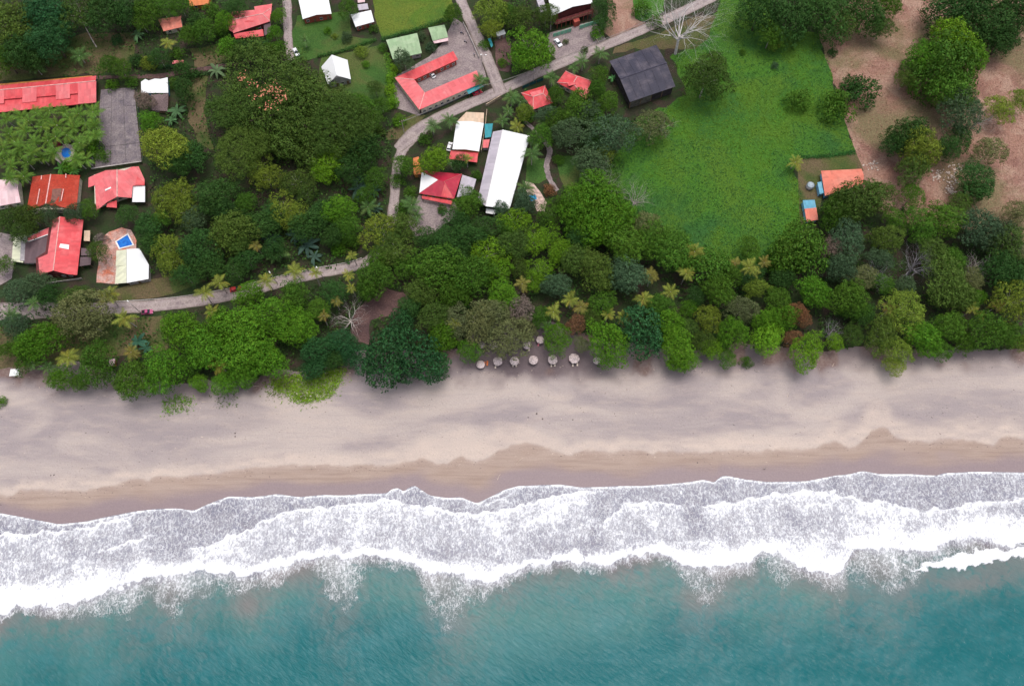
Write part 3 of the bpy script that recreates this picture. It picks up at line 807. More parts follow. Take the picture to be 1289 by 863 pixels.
def palm(px, py, rp, tint=(.15, .155, .03), h=9.0, n=15, lean=0.0, label=None, kind='coconut', group='coconut palms along the road and beach'):
    i = _tn[0]; _tn[0] += 1
    r = random.Random(i)
    p = U(px, py, h)
    s = rp * mpp(px, py) / 3.7
    desc = ('yellow green ' if tint[0] > .12 else 'green ') + ('palm' if kind == 'coconut' else 'feathery clump palm')
    ang = r.uniform(0, 6.28)
    bx, by = lean * math.cos(ang), lean * math.sin(ang) - lean * .3
    o = empty("palm", (p.x + bx, p.y + by, 0), label or where(px, py, ('small ' if rp < 8 else '' if rp < 13 else 'large ') + desc), "palm", group)
    key = (round(h), round(lean, 1), i % 3)
    if key not in PT:
        mb = MB()
        mb.tube([(0, 0, -.2), (-.15 * lean, 0, .3), (-.35 * lean, 0, .4 * h), (-lean * .8, 0, .8 * h), (-lean, 0, h)], [.3, .22, .17, .15, .13], 6)
        PT[key] = mesh("trunk", mb.v, mb.f, PALEBARK, True)
    t = obj("trunk", PT[key], o)
    t.rotation_euler = (0, 0, math.atan2(by, bx))
    for k in range(n):
        f = obj("frond", (FRONDS if kind == 'coconut' else FEATHER)[(k * 7 + i) % 3], o)
        f.location = (-bx, -by, h - .1)
        f.rotation_euler = (r.uniform(-.3, .3), r.uniform(-.35, .25) - (.35 if k % 3 == 0 else 0), k * 2.39996 + r.uniform(-.2, .2))
        q = s * r.uniform(.62, 1.2)
        f.scale = (q, q * 1.15, q)
        v_ = r.uniform(.75, 1.25)
        old = r.random() < .15
        f.color = (tint[0] * v_ * (1.2 if old else 1), tint[1] * v_, tint[2] * v_, 1)
    return o
# ---- banana plants: a few long paddle leaves
def paddle(name, L, w_, droop):
    vs, fs = [], []
    n = 6
    for i in range(n + 1):
        t = i / n
        ww = w_ * math.sin(math.pi * min(.98, .06 + .92 * t)) ** .6
        x, z = L * t * (1 - .1 * t), L * (.55 * t - droop * t * t)
        vs += [(x, -ww, z - .2 * ww), (x, 0, z), (x, ww, z - .2 * ww)]
        if i:
            k = 3 * i
            fs += [[k - 3, k, k + 1, k - 2], [k - 2, k + 1, k + 2, k - 1]]
    return mesh(name, vs, fs, LEAF)
PADDLE = [paddle("leaf", 2.6, .36, d) for d in (.45, .7, .95)]
mb = MB(); mb.tube([(0, 0, -.1), (0, 0, 1.2), (0, 0, 2.3)], [.16, .12, .07], 6)
PSTEM = mesh("stem", mb.v, mb.f, plain("banana_stem", (.1, .14, .05)), True)
def banana(px, py, rp, tint=(.05, .12, .04), h=2.2, n=9, label=None):
    i = _tn[0]; _tn[0] += 1
    r = random.Random(i)
    p = U(px, py, h + .5)
    s = rp * mpp(px, py) / 2.5
    o = empty("banana_plant", (p.x, p.y, 0), label or where(px, py, ('small ' if rp < 9 else '') + ('blue green' if tint[2] > .045 else 'green') + ' banana plant'), "banana plant", "broad leaved banana plants")
    st = obj("stem", PSTEM, o); st.scale = (1, 1, h / 2.2)
    for k in range(n):
        f = obj("leaf", PADDLE[k % 3], o)
        f.location = (0, 0, h - .1)
        f.rotation_euler = (r.uniform(-.2, .2), r.uniform(-.3, .2), k * 2.39996 + r.uniform(-.3, .3))
        q = s * r.uniform(.75, 1.15); f.scale = (q, q, q)
        v_ = r.uniform(.75, 1.3)
        f.color = (tint[0] * v_, tint[1] * v_, tint[2] * v_, 1)
    return o
# ---- bare trees
def branches(mb, r, p, d, L, rad, depth, up):
    pts, rads = [p], [rad]
    for k in range(3):
        d = (d + Vector((r.gauss(0, .16), r.gauss(0, .16), r.gauss(up, .1)))).normalized()
        p = p + d * L / 3
        pts.append(p); rads.append(rad * (1 - .18 * (k + 1)))
    mb.tube(pts, rads, 5 if rad > .06 else 3, False)
    if depth:
        for k in range(r.choice((2, 3, 3))):
            a = r.choice((1, 2, 3)) if k else 3
            t = d.orthogonal().normalized()
            q = (d + (t * math.cos(k * 2.2 + r.random() * 2) + d.cross(t) * math.sin(k * 2.2 + r.random() * 2)) * r.uniform(.45, .95)).normalized()
            branches(mb, r, pts[a], q, L * r.uniform(.6, .85), rads[a] * .68, depth - 1, up)
def bare_tree(base, h, spread, mat, label, seed, limbs=6, depth=4, lean=(0, 0), group="bare leafless trees", rad=.42):
    r = random.Random(seed)
    o = empty("bare_tree", base, label, "tree", group)
    mb = MB()
    top = Vector((lean[0] * .3, lean[1] * .3, h * .38))
    mb.tube([(0, 0, -.3), (0, 0, .5), top * .5, top], [rad * 1.3, rad, rad * .9, rad * .8], 7)
    mb.build("trunk", mat, o, True)
    for k in range(limbs):
        t = 6.283 * k / limbs + r.uniform(-.3, .3)
        d = Vector((math.cos(t) * spread + lean[0], math.sin(t) * spread + lean[1], h * .5)).normalized()
        mb = MB()
        branches(mb, r, top * r.uniform(.7, 1), d, math.hypot(spread, h * .55) * .6, rad * .5, depth, .03)
        mb.build("branch", mat, o, True)
    return o
# ------------------------------------------------------------------ plants of the photograph: px, py, radius px, colour, form
TREES = """
12 28 28 O fine|55 16 27 B round|62 46 25 B round|97 12 24 X open|130 14 24 D fine|24 62 22 D round|4 72 18 M fine|42 66 18 D fine|156 14 18 D round|182 12 17 M fine|202 8 14 M wispy|176 25 12 M open|226 6 12 M wispy|246 24 12 D bush|266 13 12 M bush|281 25 12 G wispy|294 8 13 D fine|255 36 14 M fine|236 42 12 M fine|275 40 10 M bush|147 50 8 B bush|135 80 12 M wispy|150 83 12 M wispy|170 75 9 D bush|186 78 10 Y bush|199 70 12 D wispy|222 66 9 M bush|227 84 9 D bush|286 58 14 G round|301 60 12 D wispy|322 58 12 D wispy|336 62 11 M wispy|345 40 9 G wispy|350 18 9 G wispy|349 60 10 G wispy|230 110 13 D fine|240 92 10 D bush|218 104 8 M bush|140 106 8 G bush|165 102 8 M bush|181 124 11 P wispy|188 152 14 G round|205 180 27 Y fine|240 195 17 D fine|222 205 15 D round|85 208 10 G bush|118 184 11 G bush|128 195 9 M bush
365 140 40 O fine|335 222 15 Y open|324 208 16 Y open|372 226 19 O open|384 240 14 O open|358 262 20 Y open|372 268 15 Y open|412 205 17 L open|418 190 13 L open|404 216 13 L open|425 262 19 G fine|434 278 14 M fine|292 288 25 O round|298 305 16 O round|270 243 22 D round|308 254 12 M round|222 242 20 Y open|232 262 18 Y open|208 250 18 Y open|208 312 20 Y open|213 330 16 Y open|244 275 15 T fine|250 310 24 D fine|262 332 18 D fine|232 345 14 D wispy|330 280 18 D round|345 268 16 D round|388 282 20 D fine|405 265 16 D round|455 180 20 D fine|440 212 18 D wispy|472 222 13 M wispy|462 205 12 D wispy|425 312 9 G bush|440 305 12 M bush|437 290 12 M wispy|476 288 22 Y open|488 300 18 O open|505 284 17 O wispy|508 206 14 M fine|500 226 9 M bush|516 240 8 M bush|310 325 14 D wispy|295 340 14 D wispy|345 310 13 D wispy|418 295 13 D round|460 245 12 M wispy|300 278 14 D round|280 262 16 D fine
470 150 13 M wispy|480 130 9 M wispy|472 109 9 X wispy|508 73 13 T wispy|493 98 8 L bush|491 112 8 L bush|494 128 8 L bush|497 85 7 L bush|454 64 8 Y bush|412 38 5 G bush|421 45 4 Y bush|437 8 12 M wispy|570 16 11 M wispy|470 35 6 M bush|436 46 7 T bush|543 58 7 T bush|530 45 6 T bush|482 60 6 M bush|502 150 9 G bush|452 130 16 M fine|478 165 7 O bush|460 80 5 G bush
20 365 16 T fine|45 355 17 T fine|60 370 13 D wispy|4 332 10 M wispy|10 275 16 X wispy|35 270 16 X wispy|26 290 14 X wispy|62 268 12 T wispy|92 266 12 T wispy|110 262 11 M wispy|122 315 12 X wispy|127 300 8 P wispy|160 268 13 D wispy|185 284 16 D fine|190 305 14 D fine|200 275 12 M fine|100 392 28 K wispy|92 376 18 O wispy|112 405 18 K wispy|50 428 24 G fine|34 436 16 G fine|75 475 16 G round|120 456 24 M fine|165 478 23 M round|205 464 27 G round|226 414 25 G fine|256 436 25 G round|250 481 11 G round|280 482 15 G round|300 410 28 G round|310 440 28 G round|305 468 18 G round|312 368 17 G round|20 408 15 T fine|8 440 11 M wispy|238 455 15 M round|275 410 20 G round|30 452 14 M wispy|100 480 12 M round
370 372 18 M round|345 396 26 G fine|372 410 24 G fine|335 452 22 G round|400 388 14 M fine|420 366 16 D fine|400 440 20 B fine|430 430 17 B fine|395 463 15 B round|440 448 12 B wispy|418 452 13 D round|470 348 22 M fine|463 362 15 M fine|488 445 32 B bigleaf|528 446 27 B bigleaf|504 405 17 B bigleaf|462 452 18 B bigleaf|548 460 17 B bigleaf|505 466 14 B bigleaf|500 312 20 O open|510 336 13 M wispy|548 335 28 M round|532 362 20 O fine|593 345 25 M round|570 366 18 M fine|546 396 20 O fine|556 422 18 G wispy|576 405 18 K wispy|604 404 22 K wispy|590 440 14 G wispy|535 300 15 D wispy|562 305 20 D round|590 298 20 D fine|575 320 16 D round|515 385 13 D round
580 362 15 M round|644 305 20 X fine|616 316 20 L open|628 340 16 L open|675 300 18 L open|688 296 14 L open|705 315 16 L round|680 338 17 L open|672 352 12 L open|655 336 12 X wispy|724 324 20 O fine|752 338 23 O fine|790 345 23 T round|788 304 26 M round|700 358 16 T round|634 370 18 G fine|621 392 20 K wispy|656 388 17 P wispy|642 424 24 K wispy|614 414 15 K wispy|660 412 13 K wispy|678 398 13 M wispy|702 424 17 G wispy|724 408 13 R wispy|746 400 12 X wispy|732 432 9 K wispy|766 430 27 G fine|760 380 16 M wispy|808 414 27 B bigleaf|842 405 19 G fine|848 313 27 M round|860 452 16 G round|830 385 16 M round|865 330 16 M fine|733 295 18 D fine|770 290 14 D fine
750 262 36 G round|726 256 24 G round|772 272 26 G round|748 236 24 G round|745 288 22 G round|728 282 16 M round|745 203 20 T round|682 170 15 M fine|720 165 22 T wispy|771 167 25 T wispy|745 178 14 D fine|762 192 13 Y wispy|822 155 19 K wispy|740 145 17 T round|664 145 9 G bush|700 148 14 M wispy|660 254 15 T round|648 274 18 L open|632 264 11 T wispy|692 238 8 R bush|703 200 7 M bush|813 282 18 K wispy|826 300 22 M fine|593 244 12 M wispy|586 258 16 M fine|575 275 15 D fine|610 285 18 D wispy|535 173 9 M bush|545 199 17 L round|578 203 9 D wispy|556 262 6 M bush|600 220 7 M bush|690 268 13 M wispy|704 255 11 M bush|640 285 14 M wispy
668 56 25 G open|658 70 16 G fine|684 62 14 G wispy|620 10 18 Y wispy|618 34 11 Y wispy|640 15 14 M wispy|655 20 15 O wispy|687 16 13 O wispy|610 55 7 G bush|700 118 11 M wispy|660 140 10 Y wispy|755 92 12 M fine|752 112 12 M fine|728 134 20 M fine|750 148 16 M wispy|765 128 14 M wispy|752 40 9 G bush|758 26 10 D wispy|762 8 14 D wispy|690 142 12 T fine|712 52 4 X bush|736 62 5 X bush|825 25 9 G bush|808 10 12 G bush|632 78 6 G bush
890 97 26 X wispy|898 82 18 X wispy|958 10 25 D fine|1000 16 30 D round|972 42 15 M wispy|975 55 8 Y bush|1043 14 30 D fine|1066 26 18 O open|1092 14 22 D fine|1110 32 14 X wispy|1120 4 16 M fine|1210 10 30 D round|1250 26 32 D fine|1282 12 25 D round|1266 46 20 D fine|1230 40 18 D wispy|1192 84 40 M round|1202 46 26 L round|1168 70 22 G round|1222 70 22 G round|1150 82 14 X wispy|1142 98 12 O wispy|1200 112 24 M round|1006 124 15 M bush|1056 130 21 M bush|1086 112 22 D bush|1072 108 14 D bush|1049 65 6 D bush|1145 168 22 D round|1130 180 16 D round|1160 184 25 Y fine|1152 208 20 O fine|1213 135 26 T wispy|1195 185 16 D fine|1210 170 14 D fine|1260 135 16 Y wispy|1284 124 12 Y wispy|1248 188 18 K wispy|1232 224 22 D fine|1226 240 14 D fine|976 82 5 T bush|935 65 4 M bush
1082 250 28 O round|1060 258 20 M round|1104 246 22 O fine|1048 272 14 M wispy|1008 305 30 M bigleaf|1020 318 24 M bigleaf|995 320 20 M bigleaf|1070 296 22 T wispy|1118 298 18 O wispy|1160 282 19 M fine|1192 274 21 M round|1175 314 18 O fine|1108 325 14 T fine|1085 346 16 K wispy|1060 335 19 T round|1048 310 14 P wispy|1236 284 24 T fine|1260 295 20 T wispy|1270 305 22 O fine|1285 268 16 K wispy|1264 340 24 D fine|1290 340 18 D fine|1194 352 27 O fine|1210 372 18 O fine|1226 350 14 K wispy|1112 355 13 M fine|1140 360 13 T fine|1027 364 20 G round|1068 372 22 M round|1082 390 14 M round|1000 393 15 R wispy|1012 400 10 R wispy|985 398 18 G fine|1018 440 20 L wispy|998 424 11 R wispy|1052 430 10 L wispy|1141 390 24 Y wispy|1110 420 20 O wispy|1131 440 17 Y wispy|1127 460 11 Y wispy|1165 424 21 G round|1195 410 20 M round|1186 440 12 M wispy|1246 416 23 M fine|1270 420 18 M fine|1230 374 11 G wispy|1277 375 25 Y open|1286 430 12 Y wispy|1215 430 13 M wispy|1075 420 12 X wispy|1090 395 14 D wispy|1200 325 16 M round|1150 245 14 M wispy|1128 275 14 M wispy|1210 255 14 O wispy|1284 320 14 K wispy
895 331 23 M bigleaf|906 364 21 M round|952 361 13 Y fine|981 376 16 M fine|934 387 18 K wispy|892 400 16 Y wispy|868 386 10 G wispy|923 418 19 G fine|897 438 13 L wispy|916 450 11 M wispy|966 404 16 G fine|967 426 19 L round|855 436 22 G fine|866 414 13 X wispy|945 310 14 M wispy|970 330 14 M bush|888 430 14 X wispy|940 455 8 M bush|876 372 12 D wispy|985 350 14 D round|945 345 14 D wispy|920 345 14 M round
494 300 17 O open|478 322 15 M fine|505 262 9 M bush|0 505 7 G bush"""
mag = plant(72, 181, 5, 'bush', 'R', "magenta flowering bush among the clump palms by the oval pool")
mag.color = (.25, .01, .06, 1)
for k, (gx, gy, gr, gc) in enumerate(((360, 128, 84, 'X'), (425, 150, 44, 'X'), (300, 185, 36, 'O'), (300, 130, 34, 'X'))):
    g = plant(gx, gy, gr, 'giant', gc, ("huge spreading tree with pink blossom in its crown at upper left", "large spreading tree overlapping the huge tree on its right", "olive crown bulging below and left of the huge tree", "dark olive crown bulging left of the huge tree")[k], zc=(16, 13, 11, 12)[k])
    if k == 0:
        r = np.random.default_rng(5)
        Pp = []
        for a, b_, n in ((306, 97, 26), (316, 104, 12), (340, 112, 22), (352, 118, 26), (322, 122, 10), (338, 133, 24), (350, 128, 14), (330, 114, 10), (345, 108, 8), (333, 120, 8), (358, 121, 12)):
            zz = 20.0
            for _ in range(3):
                q = U(a, b_, zz)
                zz = 8.5 + 15.0 * math.sqrt(max(.05, 1 - ((q.x - g.location.x) ** 2 + (q.y - g.location.y) ** 2) / 29.0 ** 2))
            Pp.append(np.array(U(a, b_, zz)) + r.normal(size=(n, 3)) * np.array([1.2, 1.2, .4]))
        Pp = np.concatenate(Pp) - np.array(g.location)
        bl_ = link(bpy.data.objects.new("blossom", leaves("blossom", Pp, np.tile([[0., -.3, 1.]], (len(Pp), 1)) + r.normal(size=(len(Pp), 3)) * .4, r.uniform(.35, .9, len(Pp)), plain("blossom_pink", (.62, .22, .14), .7, .3), r)), g)
for row in TREES.strip().replace("\n", "|").split("|"):
    a, b_, c_, ck, kd = row.split()
    a, b_, c_ = float(a), float(b_), float(c_)
    if kd == 'wispy' and c_ * mpp(a, b_) < 2.6:
        kd = 'bush'
    plant(a, b_, c_, kd, ck)
YP, GP, OP = (.15, .17, .028), (.06, .115, .03), (.14, .13, .03)
for a, b_, rp, tint, h in ((42,381,13,GP,8),(137,371,15,YP,9),(156,400,14,YP,9),(258,368,13,YP,10),(276,356,13,YP,10),(267,392,11,YP,8),(165,443,13,OP,7),(86,450,15,YP,8),(275,459,14,YP,8),(14,397,13,GP,8),(40,455,13,GP,7),(60,462,11,GP,6),
 (335,353,12,YP,10),(370,341,14,YP,9),(397,343,9,YP,11),(443,322,8,YP,9),(438,346,9,YP,10),(442,362,8,YP,8),(423,379,8,OP,9),(408,397,8,OP,9),(572,407,9,YP,10),(657,357,12,OP,9),(697,392,13,YP,9),(718,377,13,YP,9),(731,386,11,OP,8),(765,395,9,YP,8),(784,398,12,YP,9),
 (810,376,12,YP,9),(819,345,12,OP,9),(844,367,12,YP,9),(874,316,13,YP,12),(864,344,11,YP,11),(689,411,11,GP,6),(943,337,15,YP,10),(925,331,9,OP,8),(962,330,10,OP,8),(1001,204,12,YP,5),(1224,388,9,YP,8),(1234,397,8,YP,8),(1255,384,12,OP,8),(1119,388,12,OP,9),
 (44,84,15,GP,5),(100,70,17,GP,5),(211,54,11,YP,6),(463,260,14,GP,6),(349,318,16,GP,5),(322,309,10,OP,8),(604,100,12,GP,6),(518,258,14,GP,5),(544,158,12,GP,7),(566,151,13,GP,7),(524,272,12,GP,4),(632,152,10,GP,5),(651,160,12,YP,5),(669,193,13,GP,8),(660,236,13,GP,8),(668,178,9,GP,5),
 (733,77,11,GP,6),(756,68,11,GP,6),(722,86,8,GP,5),(694,98,12,GP,6),(643,122,13,GP,6),(640,140,9,GP,5),(588,199,8,YP,6),(610,292,12,GP,7),(384,51,9,GP,4),(332,59,9,GP,4),(682,155,9,GP,5),(568,205,7,GP,5),(655,128,9,GP,5)):
    palm(a, b_, rp, tint, h, 15, .8 if h >= 9 else .3)
r = random.Random(3)
for a, b_ in ((8,150),(26,146),(45,142),(62,139),(80,141),(99,143),(117,141),(11,168),(31,164),(52,160),(72,158),(92,161),(107,157),(4,188),(24,186),(44,179),(60,177),(14,208),(35,204),(54,199),(100,180),(113,172),(30,222),(108,200),(96,200),(66,192),(12,224),(84,170),(40,192),(56,150),(20,196),(119,157),(98,190),(120,170),(70,172),(88,150),(36,152),(18,178),(5,200)):
    palm(a, b_, r.uniform(13, 17), (.078, .145, .02), r.uniform(4.5, 7.5), 17, .3, kind='areca', group='clump palms around the oval pool')
for a, b_, rp, tint in ((172,42,10,(.07,.15,.06)),(222,139,14,(.05,.11,.045)),(272,88,13,(.08,.13,.06)),(450,237,16,(.035,.07,.05)),(470,240,12,(.03,.065,.045)),(386,308,18,(.045,.085,.065)),(372,296,14,(.035,.07,.05)),(395,322,13,(.045,.08,.06)),(340,300,13,(.03,.06,.04)),(172,430,14,(.03,.085,.055)),(183,438,10,(.03,.08,.05)),(771,97,6,(.06,.2,.06)),(76,211,12,(.05,.16,.03)),(92,214,10,(.05,.15,.03)),(660,250,8,(.03,.1,.05)),(472,262,12,(.03,.06,.04)),(455,222,11,(.03,.065,.04)),(215,150,9,(.05,.12,.045))):
    banana(a, b_, rp, tint)
# ---- bare trees
bare_tree(U(850, 68), 24, 12.5, plain("white_bark", (.6, .55, .53), .9, .2), "tall bare white tree spreading beside the black barn and lane", 4, 13, 6, (0, 5), rad=.62)
bare_tree(U(444, 408), 9, 5.5, PALEBARK, "bare pale tree with spidery limbs by the soil clearing", 8, 9, 4)
bare_tree(U(1141, 346), 13, 5.5, GREYBARK, "bleached leafless tree standing in the wood at right", 12, 10, 5)
bare_tree(U(1040, 424), 7, 3.2, GREYBARK, "small grey purple leafless shrub beside the red leaved trees", 13, 10, 4)
bare_tree(U(755, 246), 14, 5.5, PALEBARK, "bare pale branches poking above the large round tree", 15, 8, 4)
bare_tree(U(796, 262), 11, 4.5, PALEBARK, "bare pale branches at the right of the large round tree", 16, 9, 4)
bare_tree(U(1092, 358), 11, 3.4, GREYBARK, "thin grey leafless tree left of the bleached tree", 17, 8, 4)
bare_tree(U(1250, 325), 13, 3.4, PALEBARK, "pale leafless treetop in the wood near the right edge", 18, 8, 4)
bare_tree(U(1218, 346), 11, 2.8, PALEBARK, "pale broken treetop just left of the dark gap in the wood", 19, 7, 3)
bare_tree(U(1222, 162), 10, 3.8, PALEBARK, "pale forked limbs of the thin tree below the big pasture tree", 20, 8, 4)
bare_tree(U(1213, 348), 9, 2.6, GREYBARK, "grey twiggy treetop above the olive trees at right", 21, 7, 3)
bare_tree(U(832, 166), 8, 4, PALEBARK, "pale crooked limbs of the tree at the meadow corner", 22, 7, 3)
mb = MB(); mb.tube([U(122, 60, -.2), U(117, 52, 1.5), U(104, 28, 9)], [.32, .26, .14], 7)
tag(mb.build("leaning_dead_tree", PALEBARK), "pale leaning bare trunk on the grass above the long red roof", "tree")
# ------------------------------------------------------------------ undergrowth, meadow grass, beach grass
def inside(px, py, poly):
    c_ = np.zeros(len(px), bool)
    n = len(poly)
    for i in range(n):
        (x0, y0), (x1, y1) = poly[i], poly[(i + 1) % n]
        if y0 == y1:
            continue
        c_ ^= ((y0 > py) != (y1 > py)) & (px < (x1 - x0) * (py - y0) / (y1 - y0) + x0)
    return c_
def scatter(poly, n, seed, zr):
    r = np.random.default_rng(seed)
    a = np.array(poly, float)
    px, py = r.uniform(a[:, 0].min(), a[:, 0].max(), n), r.uniform(a[:, 1].min(), a[:, 1].max(), n)
    k = inside(px, py, poly)
    px, py = px[k], py[k]
    x, y = (px - 644.5) / F, (431.5 - py) / F
    t = -H / (y * sT - cT)
    return np.stack([x * t, (y * cT + sT) * t, r.uniform(zr[0], zr[1], len(px))], 1), px, py, r
def tufts(name, Pt, S, colr, label, cat, r, up=.6, asp=.62):
    o = obj(name, leaves(name, Pt, np.tile([[0, 0, up]], (len(Pt), 1)) + r.normal(size=(len(Pt), 3)) * .55, S, LEAF, r, asp))
    o.color = (*colr, 1)
    return tag(o, label, cat, kind="stuff")
WOODS = [([(0,0),(372,0),(366,70),(400,75),(400,110),(470,130),(500,160),(490,290),(440,335),(300,362),(190,345),(190,215),(180,100),(0,100)], 24000),
         ([(215,398),(300,384),(450,345),(520,290),(600,262),(690,270),(780,230),(830,330),(990,330),(1035,250),(1120,260),(1300,290),(1300,440),(900,440),(760,425),(600,405),(560,455),(480,440),(430,420),(430,450),(300,470),(150,465)], 36000),
         ([(960,-10),(1130,-10),(1100,30),(1030,36),(970,20)], 1800), ([(1180,-10),(1300,-10),(1300,60),(1250,55)], 1500),
         ([(640,120),(760,100),(800,150),(780,230),(730,240),(740,180),(640,150)], 3000), ([(0,380),(190,400),(190,440),(0,440)], 1500),
         ([(605,-10),(690,-10),(692,80),(640,85),(612,40)], 2200), ([(-120,-90),(1400,-90),(1400,-28),(-120,-28)], 16000), ([(-120,-28),(-6,-28),(-6,280),(-120,280)], 5000), ([(1296,300),(1400,300),(1400,436),(1296,436)], 2500)]
Pt = []
for i, (pl, n) in enumerate(WOODS):
    q, px, py, r = scatter(pl, n, 60 + i, (.05, 2.6))
    on = np.zeros(len(px), bool)
    on |= inside(px, py, [(440,418),(450,388),(478,358),(508,370),(520,388),(492,396),(468,402),(462,432),(446,432)])
    on |= inside(px, py, [(480,300),(488,255),(494,180),(520,160),(512,200),(505,280),(486,310)])
    on |= inside(px, py, [(520,300),(524,244),(580,255),(580,275),(548,296)]) | inside(px, py, [(360,-5),(370,-5),(372,75),(362,75)])
    Pt.append(q[~on])
Pt = np.concatenate(Pt)
Pt = Pt[smooth_noise(Pt[:, 0], Pt[:, 1], 5, 71) > .32]
tufts("undergrowth", Pt, rng.uniform(.5, 1.3, len(Pt)), (.04, .088, .017), "low dark green undergrowth between the trees", "undergrowth", rng)
mead = [(893,-10),(960,-10),(975,30),(1005,42),(1030,42),(1042,75),(1052,110),(1060,130),(1068,165),(1077,190),(1040,197),(1005,198),(1000,215),(1012,250),(1010,300),(985,325),(940,340),(890,340),(840,330),(790,300),(780,240),(760,215),(785,185),(800,150),(845,132),(862,118),(856,95),(845,75),(868,58),(890,32),(905,5)]
q, px, py, r = scatter(mead, 52000, 80, (.05, .6))
n1 = smooth_noise(q[:, 0], q[:, 1], 16, 81) * .6 + smooth_noise(q[:, 0], q[:, 1], 5, 82) * .4
yl = np.exp(-((px - 935) / 70) ** 2 - ((py - 150) / 45) ** 2)
for nm, sel, c_, lb in (("meadow_grass", n1 * .8 + .55 * yl <= .53, (.037, .108, .026), "long dark green grass of the meadow"), ("meadow_grass", n1 * .8 + .55 * yl > .53, (.088, .17, .014), "brighter yellowish grass patches of the meadow")):
    tufts(nm, q[sel], r.uniform(.3, .7, sel.sum()), c_, lb, "grass", r, .5, .5)
for i, (pl, n, c_, lb) in enumerate((
    ([(342,478),(380,470),(436,462),(430,480),(415,500),(380,508),(358,496),(345,490)], 5200, (.17, .27, .025), "yellow green beach grass patch on the sand"),
    ([(205,505),(225,496),(245,502),(240,512),(222,520),(208,520)], 520, (.13, .24, .03), "thin grass tufts on the sand below the trees"),
    ([(262,496),(300,494),(296,512),(275,514)], 90, (.09, .15, .03), "sparse grass blades on the sand left of the beach grass"),
    ([(330,478),(350,484),(356,500),(338,500)], 160, (.13, .19, .03), "sparse runners at the left end of the beach grass patch"))):
    q, px, py, r = scatter(pl, n * 2, 90 + i, (.02, .35))
    q[:, :2] += r.normal(size=(len(q), 2)) * np.where(r.random((len(q), 1)) < .3, 1.7, .5)
    q[:, 2] += np.maximum(beach_z(q[:, 0], q[:, 1]), 0)
    tufts("beach_grass", q[:n], r.uniform(.5, 1.3, len(q[:n])), c_, lb, "grass", r, .45, .3)
for i, (pl, n, c_) in enumerate((([(366,45),(375,20),(440,15),(442,46),(475,50),(420,68),(375,78)], 2500, (.06, .125, .02)), ([(398,112),(405,72),(440,66),(482,56),(492,98),(498,132),(470,150)], 3000, (.055, .12, .02)), ([(466,-10),(562,-10),(574,22),(550,32),(480,48)], 3500, (.085, .155, .018)), ([(0,62),(60,58),(108,42),(172,42),(168,72),(128,92),(0,104)], 3500, (.06, .085, .022)),
    ([(186,352),(262,352),(205,374),(120,382)], 900, (.06, .10, .025)), ([(0,412),(205,396),(215,440),(60,458),(0,468)], 2200, (.075, .10, .03)), ([(832,42),(900,18),(892,45),(875,62),(775,64)], 1200, (.10, .11, .025)), ([(1003,198),(1077,192),(1086,215),(1040,222),(1032,262),(1008,285)], 1200, (.11, .13, .03)))):
    q, px, py, r = scatter(pl, n, 120 + i, (.02, .16))
    tufts("short_grass", q, r.uniform(.25, .6, len(q)), c_, ("lawn grass below the orange walled house", "lawn grass around the white gable house", "yellow green grass behind the green roofs", "grass on the slope above the long red roof", "grass strip by the white pool shed", "grass between the lower road and beach trees", "yellowish verge grass beside the black barn", "pale grass by the salmon cottage")[i], "grass", r, .8, .4)
q, px, py, r = scatter([(1030,42),(1100,-10),(1300,-10),(1300,300),(1230,270),(1150,285),(1095,260),(1082,215),(1068,165),(1050,105)], 26000, 140, (.02, .3))
tufts("dry_grass", q, r.uniform(.3, .8, len(q)), (.32, .18, .125), "dry reddish grass stubble of the pasture", "grass", r, .5, .35)
# ------------------------------------------------------------------ building kit
REDM = roofing("red_roof", (.66, .07, .08), (.74, .18, .18), .35)
PINKM = roofing("faded_red_roof", (.72, .14, .15), (.78, .26, .26), .3)
SALMON = roofing("salmon_roof", (.68, .19, .13), (.74, .29, .21), .2)
CRIMSON = roofing("crimson_roof", (.42, .014, .045), (.5, .05, .07), .25, .4)
TILE = roofing("clay_tile_roof", (.60, .066, .036), (.68, .13, .08), .5, .8, True, .45)
WHITEM = roofing("white_roof", (.80, .80, .80), (.79, .79, .78), .04, var=.03)
GREYM = roofing("grey_roof", (.42, .38, .40), (.5, .46, .48), .25)
LILAC = roofing("lilac_grey_roof", (.47, .42, .47), (.52, .47, .5), .2)
PALEPINK = roofing("pale_pink_roof", (.74, .5, .52), (.78, .6, .6), .2)
GREENM = roofing("green_roof", (.30, .43, .24), (.47, .52, .36), .45)
TAN = roofing("tan_roof", (.62, .45, .32), (.7, .56, .42), .25)
TEAL = roofing("teal_roof", (.03, .28, .33), (.07, .36, .40), .2)
BLUE = roofing("blue_roof", (.12, .36, .50), (.25, .45, .55), .2)
BLACKM = roofing("black_barn_roof", (.045, .042, .064), (.15, .125, .145), .6, .6, False, 2.4)
BROWNM = roofing("brown_roof", (.12, .075, .085), (.16, .11, .115), .3)
CREAM = roofing("cream_roof", (.66, .66, .48), (.72, .72, .6), .3)
ORANGE = roofing("orange_roof", (.66, .19, .06), (.7, .27, .1), .3)
CAP = plain("pale_ridge", (.72, .42, .38), .6)
WHITEP = plain("white_paint", (.78, .77, .75), .6, .06)
DARKW = plain("dark_red_wall", (.12, .03, .03), .8)
REDW = plain("red_wall", (.34, .07, .05), .8)
ORW = plain("orange_wall", (.55, .22, .06), .8)
CREAMW = plain("cream_wall", (.6, .53, .42), .85)
GREYW = plain("grey_wall", (.36, .33, .34), .85)
DARKWOOD = plain("dark_wood", (.05, .042, .045), .9, .4)
BLUEW = plain("blue_wall", (.2, .42, .6), .8)
GLASS = plain("window_glass", (.03, .04, .05), .12, .1)
